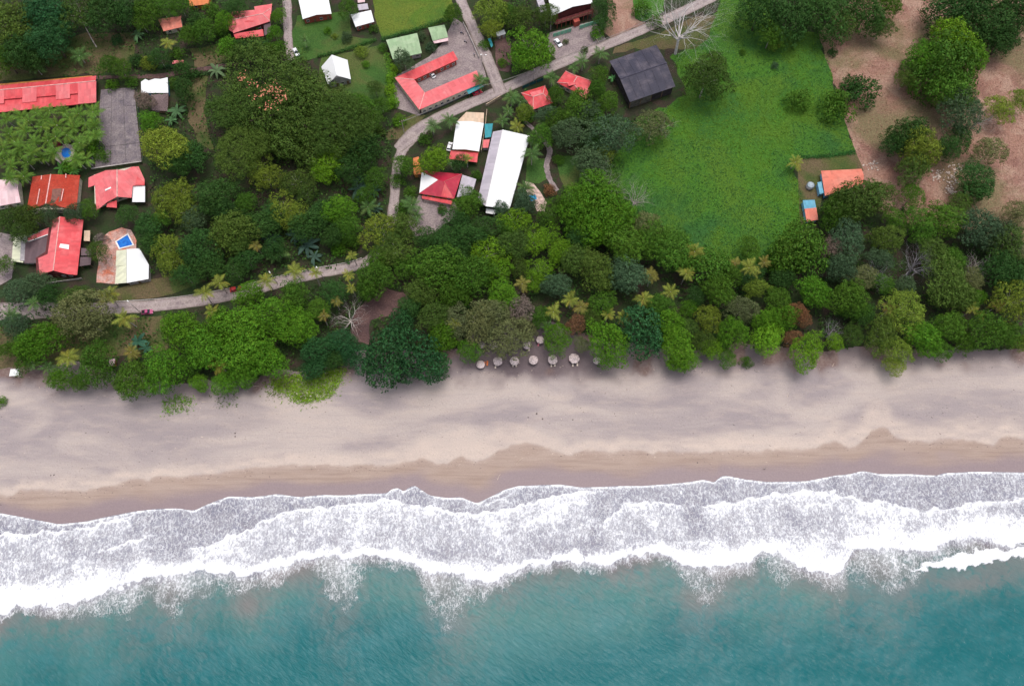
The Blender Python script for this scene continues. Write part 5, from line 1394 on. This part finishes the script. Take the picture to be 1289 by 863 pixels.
# ---- sports court: slab panels with open joints
o = root_at("sports_court", (148, 160), "weathered grey concrete sports court beside the long red roof", "court")
tag(o, kind="structure")
ca, cb, cc_, cd = U(127,113), U(169,110), U(178.5,204), U(119.5,212)
COURT = tone("court_concrete", [(.17, .14, .155), (.13, .11, .125), (.25, .21, .21), (.2, .165, .17)], [.12, .25, .4], .9, .02)
for i in range(3):
    for j in range(4):
        u0, u1, v0, v1 = i / 3 + .003, (i + 1) / 3 - .003, j / 4 + .002, (j + 1) / 4 - .002
        f = lambda u, v_: ca.lerp(cb, u).lerp(cd.lerp(cc_, u), v_)
        pl = [f(u0, v0), f(u0, v1), f(u1, v1), f(u1, v0)]
        MB().prism(pl, 0.0, .11 + random.uniform(-.012, .012)).build("slab_panel", COURT, o)
LINE = plain("faded_line", (.25, .215, .22), .9)
for (u0, v0, u1, v1) in ((.08, .04, .08, .96), (.92, .04, .92, .96), (.08, .04, .92, .04), (.08, .96, .92, .96), (.08, .5, .92, .5), (.5, .04, .5, .5), (.3, .25, .7, .25)):
    p, q_ = f(u0, v0), f(u1, v1); d = q_ - p
    MB().box(((p.x + q_.x) / 2, (p.y + q_.y) / 2, .128), (d.length, .12, .008), math.atan2(d.y, d.x)).build("court_line", LINE, o)
o = root_at("wall", (148, 210), "low mossy wall along the bottom of the sports court", "wall")
p, q_ = U(117,214.5), U(180,205.5); d = q_ - p
MB().box(((p.x + q_.x) / 2, (p.y + q_.y) / 2, .7), (d.length, .3, 1.4), math.atan2(d.y, d.x)).build("wall_body", plain("mossy_wall", (.10, .12, .06), .9, .3), o)
MB().box(((p.x + q_.x) / 2, (p.y + q_.y) / 2, 1.44), (d.length, .4, .08), math.atan2(d.y, d.x)).build("coping", CONC, o)
# ------------------------------------------------------------------ pools
m, nt, b = new_mat("pool_water")
n1 = noise(nt, coords(nt), 1.2, 4)
nt.links.new(mix(nt, ss(nt, n1, 0.35, 0.65), (.01, .12, .50), (.02, .19, .62)), b.inputs["Base Color"])
b.inputs["Roughness"].default_value = 0.08
bump(nt, b, n1, .03)
POOL = m
TPOOL = plain("turquoise_water", (.03, .34, .62), .08, .15)
def pool(label, pts, water, rim, w_=.8):
    o = root_at("swimming_pool", (0, 0), label, "pool")
    P3 = [U(*p) for p in pts]
    c_ = sum(P3, Vector()) / len(P3)
    k = len(P3)
    out = [c_ + (p - c_) * (1 + w_ / max(.5, (p - c_).length)) for p in P3]
    vs = [Vector((p.x, p.y, .42)) for p in P3] + [Vector((p.x, p.y, .42)) for p in out] + [Vector((p.x, p.y, 0)) for p in out] + [Vector((p.x, p.y, -.02)) for p in P3]
    fs = []
    for i in range(k):
        j = (i + 1) % k
        fs += [[i, k + i, k + j, j], [k + i, 2 * k + i, 2 * k + j, k + j], [i, j, 3 * k + j, 3 * k + i]]
    obj("rim", mesh("rim", vs, fs, rim), o)
    A = sum(P3[i].x * P3[(i + 1) % k].y - P3[(i + 1) % k].x * P3[i].y for i in range(k))
    f = list(range(k)) if A > 0 else list(range(k))[::-1]
    obj("water", mesh("water", [Vector((p.x, p.y, .33)) for p in P3], [f], water), o)
    return o
pt = sheet("tile_patio", [(122,310),(131,304),(128,298),(136,292),(152,287),(165,290),(172,303),(171,316),(147,318),(148,357),(121,357),(124,332)], tone("patio_tile", [(.50,.27,.22),(.58,.14,.06),(.55,.36,.31)], [.16,.3], .85, .02), "worn orange and pink tiled patio around the rectangular pool", "patio", .5, 1.5)
pool("blue rectangular swimming pool with white rim on the tiled patio", [(147.5,304.5),(161,296),(167.5,308.5),(151.5,312.5)], POOL, WHITEP, .7)
ov = [(84 + 6.0 * math.cos(t) , 193 + 6.5 * math.sin(t)) for t in np.linspace(0, 6.283, 19)[:-1]]
sheet("pool_deck", [(70,200),(73,188),(83,181),(92,183),(95,193),(90,203),(78,208)], plain("pool_deck", (.5, .42, .38), .85), "pale stone deck around the oval pool", "deck", .3)
pool("oval deep blue swimming pool among the clump palms", ov, POOL, CONC, .5)
sheet("pool_deck", [(662,228),(672,232),(680,242),(688,256),(684,268),(676,266),(672,254),(664,244)], plain("pink_rock", (.52, .38, .33), .9, .3), "pinkish rock deck beside the turquoise garden pool", "deck", .6)
pool("small turquoise garden pool beside the long white roof", [(663,247),(674,245.5),(676,251),(668,254.5)], TPOOL, plain("pink_rock", (.52, .38, .33)), .5)
# ------------------------------------------------------------------ thatched umbrellas, loungers
def cone(r_, h, n, seed):
    r = random.Random(seed)
    vs, fs = [(0, 0, h)], []
    for ring, (q, z) in enumerate(((.35, .68), (.7, .34), (.72, .30), (1.0, .0), (.96, -.12))):
        for k in range(n):
            t = 6.2832 * k / n
            rr = r_ * q * (1 + (r.uniform(-.07, .07) if ring > 2 else r.uniform(-.02, .02)))
            vs.append((rr * math.cos(t), rr * math.sin(t), h * z + r.uniform(-.03, .03)))
    for k in range(n):
        fs.append([0, 1 + k, 1 + (k + 1) % n])
        for ring in range(4):
            a, b_ = 1 + ring * n, 1 + (ring + 1) * n
            fs.append([a + k, b_ + k, b_ + (k + 1) % n, a + (k + 1) % n])
    return vs, fs
PTHATCH = plain("pale_thatch", (.50, .41, .40), .95, .3, 2.2)
CH = [mesh("thatch", *cone(1.75, 1.0, 22, s), PTHATCH) for s in (1, 2, 3)]
mb = MB(); mb.tube([(0, 0, 0), (0, 0, 2.6)], .07, 6); POLE = mesh("pole", mb.v, mb.f, WOOD)
UMB = ((605,458,"thatched umbrella at the left end of the beach row, partly under a green tree",.9), (626.5,454,"thatched umbrella second from left in the beach row",1), (647.5,453.5,"thatched umbrella third from left in the beach row",.97), (671.5,452.5,"thatched umbrella fourth from left in the beach row",1), (695.8,452,"thatched umbrella fifth from left in the beach row",1.03), (723,450.5,"largest thatched umbrella at the right end of the beach row",1.12), (751.5,453,"thatched umbrella half hidden under the bright green tree at the right of the beach row",.85),
 (606,433,"back row thatched umbrella leftmost, under the olive trees",.85), (621.5,434,"back row thatched umbrella above the second front one",.95), (663.5,433.5,"back row thatched umbrella at the right edge of the olive tree",.95), (680,427,"back row thatched umbrella farthest up, beside a green tree",.85))
for i, (a, b_, lb, s_) in enumerate(UMB):
    p = bz(a, b_); q = U(a, b_, p.z + 2.4)
    o = empty("thatched_umbrella", (q.x, q.y, p.z), lb, "beach umbrella", "thatched beach umbrellas")
    obj("pole", POLE, o)
    c_ = obj("thatch", CH[i % 3], o); c_.location = (0, 0, 2.0); c_.scale = (s_, s_, s_); c_.rotation_euler = (0, 0, i)
def lounger_mesh():
    mb = MB()
    mb.box((0, .25, .32), (.62, 1.3, .07))
    for x in (-.27, .27):
        for y in (-.3, .8): mb.box((x, y, .15), (.06, .06, .3))
    return mesh("frame", mb.v, mb.f, WOOD)
LF = lounger_mesh()
lm = {}
def lounger(a, b_, rz, c_, lb):
    p = bz(a, b_)
    o = empty("sun_lounger", p, lb, "sun lounger", "loungers by the thatched umbrellas", rz)
    obj("frame", LF, o)
    if c_ not in lm:
        mt = plain("cushion_%d" % len(lm), c_, .8)
        m1 = MB().box((0, .27, .4), (.58, 1.25, .09)); me1 = mesh("cushion", m1.v, m1.f, mt)
        m2 = MB(); m2.add([(-.3, -.34, .36), (.3, -.34, .36), (.3, -.82, .78), (-.3, -.82, .78), (-.3, -.40, .30), (.3, -.40, .30), (.3, -.88, .72), (-.3, -.88, .72)], [[0, 1, 2, 3], [7, 6, 5, 4], [0, 4, 5, 1], [1, 5, 6, 2], [2, 6, 7, 3], [3, 7, 4, 0]])
        lm[c_] = (me1, mesh("backrest", m2.v, m2.f, mt))
    obj("cushion", lm[c_][0], o); obj("backrest", lm[c_][1], o)
CR, ORC, PK = (.6, .5, .42), (.6, .16, .05), (.65, .2, .25)
for a, b_, rz, c_, lb in ((609.8,458.5,2.9,ORC,"orange lounger right of the leftmost thatched umbrella, nearer one"),(613.5,457.5,3.1,ORC,"orange lounger right of the leftmost thatched umbrella, farther one"),(624,461,3.0,CR,"pale lounger below the second thatched umbrella"),(645.5,459,3.2,CR,"pale lounger below left of the third thatched umbrella"),(650,459,3.0,CR,"pale lounger below right of the third thatched umbrella"),(694,459,3.1,CR,"pale lounger below left of the fifth thatched umbrella"),(698.5,458.5,3.0,CR,"pale lounger below right of the fifth thatched umbrella"),
 (718,452,2.7,PK,"pink lounger at the left side of the largest thatched umbrella"),(721,458.5,3.1,CR,"pale lounger below left of the largest thatched umbrella"),(726.5,458,3.2,CR,"pale lounger below right of the largest thatched umbrella"),(666,439,3.1,CR,"pale lounger by the back row umbrella at the olive tree"),(678,433,2.9,PK,"pink lounger by the farthest back row umbrella")):
    lounger(a, b_, rz, c_, lb)
# ------------------------------------------------------------------ vehicles
def profile_mesh(name, prof, w_, mat, taper=0.0, z_t=1.0):
    """side profile (x, z) swept across the width, narrowing above z_t"""
    n = len(prof)
    vs = []
    for sgn in (-1, 1):
        for x, z in prof:
            k = 1 - taper * max(0, z - z_t)
            vs.append((x, sgn * w_ / 2 * k, z))
    fs = [list(range(n))[::-1], list(range(n, 2 * n))] + [[i, (i + 1) % n, n + (i + 1) % n, n + i] for i in range(n)]
    return mesh(name, vs, fs, mat)
TYRE = plain("tyre", (.02, .02, .02), .8)
RIM = plain("wheel_rim", (.4, .4, .42), .4)
mb = MB(); mb.tube([(0, -.11, 0), (0, .11, 0)], .33, 12); TYREM = mesh("tyre", mb.v, mb.f, TYRE)
mb = MB(); mb.tube([(0, -.125, 0), (0, .125, 0)], .18, 8); RIMM = mesh("rim", mb.v, mb.f, RIM)
LAMP = plain("lamp_lens", (.75, .75, .7), .2); TAIL = plain("tail_lens", (.4, .02, .02), .3)
_paint = {}
def car(a, b_, rz, c_, lb, kind="car", name="parked_car", cat="car", s=1.0):
    p = U(a, b_, .7)
    o = empty(name, (p.x, p.y, .02), lb, cat, None, rz)
    o.scale = (s, s, s)
    if c_ not in _paint:
        pm, nt_, bb = new_mat("car_paint"); bb.inputs["Base Color"].default_value = col(c_); bb.inputs["Roughness"].default_value = .3; bb.inputs["Coat Weight"].default_value = .4
        _paint[c_] = pm
    pm = _paint[c_]
    obj("body", profile_mesh("body", [(-2.1,.32),(-2.15,.62),(-2.1,.88),(-1.2,.95),(1.0,.95),(2.0,.82),(2.12,.6),(2.05,.3)], 1.76, pm), o)
    if kind == "pickup":
        cab = [(-.75,.95),(-.62,1.55),(.35,1.58),(1.0,.95)]
        mb = MB()
        mb.box((-1.45, 0, .957), (1.2, 1.5, .02)); mb.build("cargo_bed", TYRE, o)
        for sy in (-.82, .82):
            MB().box((-1.45, sy, 1.03), (1.3, .08, .16)).build("bed_side", pm, o)
        MB().box((-2.08, 0, 1.03), (.06, 1.6, .16)).build("tailgate", pm, o)
    else:
        cab = [(-1.75,.95),(-1.35,1.45),(.3,1.48),(1.05,.95)]
    obj("glasshouse", profile_mesh("glasshouse", cab, 1.62, GLASS, .32, .95), o)
    xa, xb = cab[1][0], cab[2][0]
    MB().box(((xa + xb) / 2, 0, cab[1][1] + .04), (xb - xa, 1.36, .07)).build("roof", pm, o)
    for x in (-1.35, 1.35):
        for y in (-.82, .82):
            t = obj("wheel", TYREM, o); t.location = (x, y, .33)
            obj("rim", RIMM, t)
    for y in (-.62, .62):
        MB().box((2.09, y, .68), (.08, .36, .16)).build("headlight", LAMP, o)
        MB().box((-2.13, y, .74), (.08, .28, .2)).build("taillight", TAIL, o)
    return o
car(185.5, 392.5, .10, (.42, .06, .17), "magenta pink pickup driving on the beach road", "pickup")
car(543.5, 93.5, 2.2, (.8, .8, .8), "white car parked in the courtyard of the u shaped roof")
car(702.5, 54, -1.0, (.8, .82, .84), "white car parked beside the green fence forecourt", s=1.05)
car(566, 184.5, 1.35, (.8, .8, .82), "white car with dark windscreen parked by the red veranda", s=1.0)
car(296.5, 363.5, .25, (.55, .03, .03), "red car on the beach road half hidden by a green tree")
car(372.5, 65.5, -1.05, (.8, .8, .82), "white van like car at the lower end of the concrete lane")
car(601, 116.5, .45, (.5, .02, .05), "red car parked under the edge of the teal canopy")
def motorbike(a, b_, rz, lb):
    p = U(a, b_, .4)
    o = empty("motorbike", (p.x, p.y, .02), lb, "motorbike", "motorbikes along the yard wall", rz)
    for x in (-.65, .65):
        t = obj("wheel", TYREM, o); t.location = (x, 0, .3); t.scale = (.9, .5, .9)
    MB().tube([(-.65, 0, .32), (-.1, 0, .55), (.5, 0, .7), (.65, 0, .32)], .07, 5).build("frame", STEEL, o)
    MB().box((-.25, 0, .82), (.75, .26, .12)).build("seat", TYRE, o)
    MB().box((.2, 0, .8), (.45, .3, .25)).build("tank", plain("bike_paint", (.05, .06, .14), .3), o)
    MB().tube([(.5, -.36, 1.02), (.5, .36, 1.02)], .03, 5).build("handlebar", STEEL, o)
motorbike(581.5, 42, 2.6, "dark motorbike at the top of the yard wall")
motorbike(586, 53, 2.5, "dark motorbike in the middle of the yard wall")
motorbike(597, 69.5, 1.9, "dark motorbike at the lower end of the yard wall")
# ------------------------------------------------------------------ poles and wires
def pole(base, h, lb, arm=0.0, lamp=False, ang=0.0, cross=False):
    o = empty("utility_pole" if not lamp else "street_lamp", base, lb, "pole" if not lamp else "street lamp", "poles along the lanes")
    MB().tube([(0, 0, -.2), (0, 0, h * .5), (0, 0, h)], [.16, .14, .11], 7).build("shaft", CONC, o)
    ca, sa = math.cos(ang), math.sin(ang)
    if lamp:
        MB().tube([(0, 0, h - .5), (ca * .8, sa * .8, h - .1), (ca * 1.7, sa * 1.7, h)], .05, 5).build("arm", STEEL, o)
        MB().box((ca * 1.9, sa * 1.9, h), (.8, .34, .2), ang).build("lamp_head", WHITEP, o)
    if cross:
        MB().box((0, 0, h - .5), (2.0, .14, .14), ang).build("crossarm", WOOD, o)
        for k in (-.9, 0, .9):
            MB().tube([(ca * k, sa * k, h - .42), (ca * k, sa * k, h - .15)], .07, 6).build("insulator", WHITEP, o)
    return o
pole(U(177.5,393.5), 8.5, "street lamp on the beach road beside the pink pickup", lamp=True, ang=2.4)
pole(U(408,352), 8, "street lamp on the beach road between two palms", lamp=True, ang=2.2)
pole(U(350,358), 8, "street lamp on the beach road half behind a round tree", lamp=True, ang=2.2)
tp = pole(U(607,86), 8, "street lamp with two heads at the lane corner by the teal canopy", lamp=True, ang=.2)
MB().box((-.2, .5, 8), (.8, .34, .2), .2).build("lamp_head", WHITEP, tp)
W0, W1, W2, W3 = U(609,107,8.3), U(672,87,8.3), U(752,52,8.3), U(822,21.5,8.3)
p_ = pole(Vector((W1.x, W1.y, 0)), 9, "utility pole with transformer beside the lane above the twin red roofs", cross=True, ang=1.9)
MB().tube([(.3, -.2, 6.9), (.3, -.2, 7.8)], .3, 9).build("transformer", STEEL, p_)
pole(Vector((W2.x, W2.y, 0)), 9, "utility pole beside the lane below the green fence house", cross=True, ang=1.9)
pole(Vector((W3.x, W3.y, 0)), 9, "utility pole beside the lane near the bare white tree", cross=True, ang=1.9)
p_ = pole(U(509,168), 9, "utility pole at the lane junction with double crossarm", cross=True, ang=.5)
W4 = U(509,168); W4.z = 8.3
pole(U(693,38), 8, "slim pole standing left of the green fence", cross=False)
def wire(pts, lb, k=2):
    o = None
    for j in range(k):
        mb = MB()
        for p, q in zip(pts[:-1], pts[1:]):
            L = []
            for i in range(9):
                t = i / 8
                L.append(p.lerp(q, t) + Vector((0, 0, -.9 * 4 * t * (1 - t) - .35 * j)))
            mb.tube(L, .045, 4, False)
        if o is None:
            o = root_at("power_line", (0, 0), lb, "power line")
        mb.build("cable", plain("cable", (.3, .27, .26), .6), o)
wire([W4, W0, W1, W2, W3], "power line strung along the lane from the junction past the barn")
# ------------------------------------------------------------------ walls and fences
def fence(lb, pts, n, ph, mat, post, h=1.2, cat="fence", group="garden fences"):
    o = root_at("fence" if cat == "fence" else "wall", (0, 0), lb, cat, group)
    P3 = [U(*p) for p in pts]
    for p, q in zip(P3[:-1], P3[1:]):
        d = q - p; rz = math.atan2(d.y, d.x)
        k = max(1, int(d.length / n))
        for i in range(k):
            c_ = p.lerp(q, (i + .5) / k)
            MB().box((c_.x, c_.y, h / 2), (d.length / k - .1, ph, h), rz).build("panel", mat, o)
            c_ = p.lerp(q, i / k)
            MB().box((c_.x, c_.y, h / 2 + .06), (.16, .18, h + .16), rz).build("post", post, o)
fence("pale low wall between the gravel yard and the lane", [(583,30),(590,45),(597,60),(603,74)], 3, .2, CONC, CONC, 1.3, "wall", "boundary walls")
fence("dark teal fence above the left twin red roof", [(657,112),(684,101)], 3, .08, plain("dark_teal", (.02, .09, .1), .6), WOOD, 1.8)
fence("dark slat fence along the lane below the u shaped roof", [(530,146),(588,121)], 3, .08, plain("dark_slat", (.05, .06, .055), .7), WOOD, 1.2)
fence("low concrete wall below the big red roofed house", [(60,357),(104,351)], 4, .2, CONC, CONC, .9, "wall", "boundary walls")
fence("wire mesh fence at the left of the sports court", [(122,100),(117,214)], 5, .04, plain("mesh_green", (.07, .11, .09), .7), STEEL, 1.0)
fence("wire mesh fence at the right of the sports court", [(172,112),(181,203)], 5, .04, plain("mesh_green", (.07, .11, .09), .7), STEEL, .8)
fence("tan wall between the white roofs", [(606,192),(611,160),(613,140)], 5, .2, plain("tan_wall", (.5, .38, .27), .85), CONC, 1.6, "wall", "boundary walls")
fence("tan boundary wall by the lane above the tan roof end", [(612,134),(630,123)], 4, .25, plain("tan_wall", (.5, .38, .27), .85), CONC, 1.5, "wall", "boundary walls")
def hedge(lb, pts, w_, h, c_):
    P3 = [U(*p) for p in pts]
    r = np.random.default_rng(int(pts[0][0]))
    Cs = []
    for p, q in zip(P3[:-1], P3[1:]):
        k = int((q - p).length * 55)
        t = r.random(k)[:, None]
        d = np.array((q - p).normalized()); nn = np.array([-d[1], d[0], 0])
        Cs.append(np.array(p) * (1 - t) + np.array(q) * t + nn * r.normal(size=(k, 1)) * w_ * .35 + np.array([0, 0, 1]) * r.uniform(.1, h, (k, 1)))
    Cs = np.concatenate(Cs)
    base = Vector(Cs.mean(0)); base.z = 0
    o = obj("hedge", leaves("foliage", Cs - np.array(base), np.tile([[0, -.2, .9]], (len(Cs), 1)) + r.normal(size=(len(Cs), 3)) * .5, r.uniform(.25, .55, len(Cs)), LEAF, r))
    o.location = base; o.color = (*c_, 1)
    tag(o, lb, "hedge", "clipped hedges")
hedge("long dark hedge dividing the two lawns", [(400,72),(430,66),(474,51)], 1.2, 1.5, (.035, .095, .018))
hedge("bright green hedge left of the u shaped roof", [(488,70),(492,100),(496,138)], 2.2, 2.2, (.085, .19, .018))
hedge("dark clipped hedge below the small orange roofed hut", [(199,86),(222,85)], 1.4, 1.5, (.022, .06, .02))
hedge("dark hedge behind the green roofs", [(480,52),(530,37),(566,24)], 1.6, 1.8, (.03, .085, .018))
hedge("dark hedge along the lane under the huge tree", [(236,98),(268,93),(280,92)], 1.3, 1.5, (.03, .075, .02))
hedge("green hedge along the meadow edge above the cottage lawn", [(1003,199),(1040,197),(1076,192)], 1.4, 1.0, (.03, .10, .02))
# ------------------------------------------------------------------ beach things
p = bz(23, 471)
o = empty("beach_hut", p, "small white roofed beach hut on the sand at the left edge", "hut")
MB().box((0, 0, 1.0), (2.6, 2.0, 2.0), .1).build("wall", CREAMW, o)
slab("roof", [[Vector((-1.75, -1.4, 2.3)), Vector((1.6, -1.2, 2.3)), Vector((1.75, 1.4, 2.6)), Vector((-1.6, 1.2, 2.6))]], WHITEM, o)
MB().box((-.3, -1.06, .95), (.8, .08, 1.8), .1).build("door", WOOD, o)
p = bz(144, 458)
o = empty("beach_shack", p, "tiny red walled shack with pale roof between beach trees", "shack")
MB().box((0, 0, .9), (1.6, 2.2, 1.8), .2).build("wall", REDW, o)
slab("roof", [[Vector((-1.1, -1.4, 2.0)), Vector((1.1, -1.2, 2.1)), Vector((1.2, 1.4, 2.3)), Vector((-1.0, 1.3, 2.2))]], PALEPINK, o)
DRIFT = plain("driftwood", (.55, .44, .36), .9)
def log(a, b_, L, rz, r_, lb):
    p = bz(a, b_)
    mb = MB(); ca, sa = math.cos(rz), math.sin(rz)
    mb.tube([(-L / 2 * ca, -L / 2 * sa, r_ * .8), (L * .1 * ca - .05 * L * sa, L * .1 * sa + .05 * L * ca, r_), (L / 2 * ca, L / 2 * sa, r_ * .7)], [r_, r_ * .8, r_ * .4], 6)
    o = mb.build("driftwood", DRIFT); o.location = p
    tag(o, lb, "driftwood", "driftwood on the sand")
for a in ((654,580,3.6,.72,.14,"pale driftwood stick lying on the wet brown sand at center"),(322,486,2.2,.1,.12,"driftwood at the tree edge left of the beach grass"),(383,489,2.4,.1,.12,"driftwood stick lying in the beach grass patch"),(257,506,1.8,.0,.12,"driftwood below the green trees at left"),(1215,452,1.2,.3,.1,"pale stick on the upper sand at far right"),(992,497,2.0,1.2,.08,"thin stick upright in line on the sand at right"),(1049,459,1.8,1.0,.1,"pale stick by the lime green tree at the sand edge"),(425,466,2.6,.3,.14,"pale fallen branch at the end of the beach grass"),(413,470,2.2,-.2,.12,"grey fallen branch above the beach grass"),(628,600,2.4,1.1,.1,"dark twig line near the surf at center")):
    log(*a)
r = random.Random(11)
DARKST = plain("dark_stone", (.12, .09, .09), .9)
def stone_mesh(seed, s):
    rr = random.Random(seed); bm = bmesh.new()
    bmesh.ops.create_icosphere(bm, subdivisions=1, radius=s)
    for v_ in bm.verts: v_.co = Vector((v_.co.x * rr.uniform(.7, 1.3), v_.co.y * rr.uniform(.7, 1.3), v_.co.z * rr.uniform(.4, .8)))
    me = bpy.data.meshes.new("stone"); bm.to_mesh(me); bm.free(); me.materials.append(DARKST); return me
SM = [stone_mesh(i, .3) for i in range(3)]
for i, (a, b_, lb) in enumerate(((675.5,520.5,"dark stone on the open sand below the umbrellas"),(683,527,"dark stone on the open sand right of another stone"),(665,525,"small dark stone on the sand above the wet band"),(68,597.5,"dark stone at the left near the pale sand strip"),(64,598,"smaller dark stone beside the stone at the left"),(721,528,"small dark stone on the sand right of centre"),(296,545,"pair stone on the grey sand at left of centre"),(296,549,"lower stone of the pair on the grey sand"),(878,582,"dark stone on the wet brown sand right of centre"))):
    o = obj("stone", SM[i % 3]); o.location = bz(a, b_); o.rotation_euler = (0, 0, i)
    o.scale = (1.3, 1.3, 1.3) if i < 2 else (1, 1, 1)
    tag(o, lb, "stone", "loose stones on the beach")
# small washed up bits: sticks, shells and leaves in drift lines
mb = MB()
pale = MB()
for i in range(900):
    a = r.uniform(0, 1289)
    wlx = float(curve(WET, a))
    q = r.random()
    b_ = wlx + abs(r.gauss(0, 6)) + 2 if q < .35 else (r.uniform(490, wlx - 4) if q < .55 else (r.gauss(float(curve([(0,470),(220,492),(300,488),(440,465),(560,462),(1289,447)], a)) + 8, 7)))
    if b_ > float(curve(SW, a)) - 4: continue
    p = bz(a, b_)
    (pale if r.random() < .35 else mb).box((p.x, p.y, p.z + .03), (r.uniform(.1, .7), r.uniform(.06, .16), .06), r.gauss(0, .7))
tag(mb.build("beach_debris", DARKST), "dark specks of seaweed and twigs strewn along the beach", "debris", kind="stuff")
tag(pale.build("beach_debris", DRIFT), "pale specks of shells and sticks strewn along the beach", "debris", kind="stuff")
def rocks(pts, n, lb, seed):
    rr = random.Random(seed); mb = MB()
    for i in range(n):
        a, b_, s_ = pts[rr.randrange(len(pts))]
        p = U(a + rr.gauss(0, s_), b_ + rr.gauss(0, s_ * .8))
        k = rr.uniform(.2, .62)
        mb.box((p.x, p.y, k * .3), (k * rr.uniform(.8, 1.6), k, k * .7), rr.uniform(0, 3))
    return tag(mb.build("rock_pile", plain("pale_rock", (.48, .39, .34), .9, .3)), lb, "rocks", kind="stuff")
rocks([(1192,218,5),(1200,226,6),(1205,212,4),(1196,240,3),(1180,222,4)], 150, "heap of pale rocks on the dry pasture at right", 1)
rocks([(1098,209,4)], 30, "small scatter of pale rocks above the salmon cottage", 2)
# ------------------------------------------------------------------ person on the wet sand
p = bz(962, 590)
o = empty("person", p, "person in a white top walking on the wet sand near the surf", "person")
SKIN = plain("skin", (.40, .23, .16), .6, .05)
def skin_body(name, joints, edges, mat, parent):
    me = bpy.data.meshes.new(name)
    me.from_pydata([j[0] for j in joints], edges, [])
    ob = obj(name, me, parent)
    md = ob.modifiers.new("skin", 'SKIN')
    me.skin_vertices[0].data[0].use_root = True
    for i, j in enumerate(joints):
        me.skin_vertices[0].data[i].radius = (j[1], j[2] if len(j) > 2 else j[1])
    ob.modifiers.new("sub", 'SUBSURF').levels = 1
    ob.modifiers["sub"].render_levels = 1
    me.materials.append(mat)
    return ob
J = [((0,0,.95),.15,.11),((0,.01,1.2),.14,.10),((0,.01,1.42),.15,.10),((0,0,1.52),.06),((0,-.02,1.62),.085,.1),((0,-.02,1.73),.07,.08),
     ((-.19,.01,1.42),.055),((-.25,.05,1.17),.045),((-.24,-.06,.95),.035),((-.24,-.09,.86),.03),
     ((.19,.01,1.42),.055),((.25,-.04,1.17),.045),((.26,-.16,.97),.035),((.26,-.2,.89),.03),
     ((-.1,0,.88),.085),((-.1,-.1,.5),.06),((-.1,-.02,.09),.045),((-.1,-.16,.04),.04),((.1,0,.88),.085),((.1,.06,.5),.06),((.1,.2,.1),.045),((.1,.08,.04),.04)]
E = [(0,1),(1,2),(2,3),(3,4),(4,5),(2,6),(6,7),(7,8),(8,9),(2,10),(10,11),(11,12),(12,13),(0,14),(14,15),(15,16),(16,17),(0,18),(18,19),(19,20),(20,21)]
skin_body("body", J, E, SKIN, o)
skin_body("shirt", [((0,0,.98),.17,.13),((0,.01,1.2),.165,.125),((0,.01,1.43),.17,.12),((-.2,.01,1.42),.08),((-.24,.04,1.25),.075),((.2,.01,1.42),.08),((.24,-.02,1.25),.075)], [(0,1),(1,2),(2,3),(3,4),(2,5),(5,6)], WHITEP, o)
skin_body("shorts", [((0,0,.95),.17,.13),((-.1,0,.86),.11),((-.1,-.06,.62),.095),((.1,0,.86),.11),((.1,.035,.62),.095)], [(0,1),(1,2),(0,3),(3,4)], plain("shorts", (.05,.06,.12)), o)
mb = MB(); mb.tube([(0,.03,1.58),(0,.02,1.68),(0,0,1.77),(0,-.01,1.81)], [.07,.105,.09,.03], 8); mb.build("hair", plain("hair", (.03,.02,.015)), o, True)
# ------------------------------------------------------------------ every Empty sits at the base of its thing
bpy.context.view_layer.update()
for o in list(C.objects):
    if o.type == 'EMPTY' and o.parent is None and o.location.length < 1e-6 and o.children:
        cs = [c_.matrix_world @ Vector(k) for c_ in o.children for k in c_.bound_box]
        b_ = Vector((sum(c_.x for c_ in cs) / len(cs), sum(c_.y for c_ in cs) / len(cs), 0))
        o.location = b_
        for c_ in o.children:
            c_.location = c_.location - b_
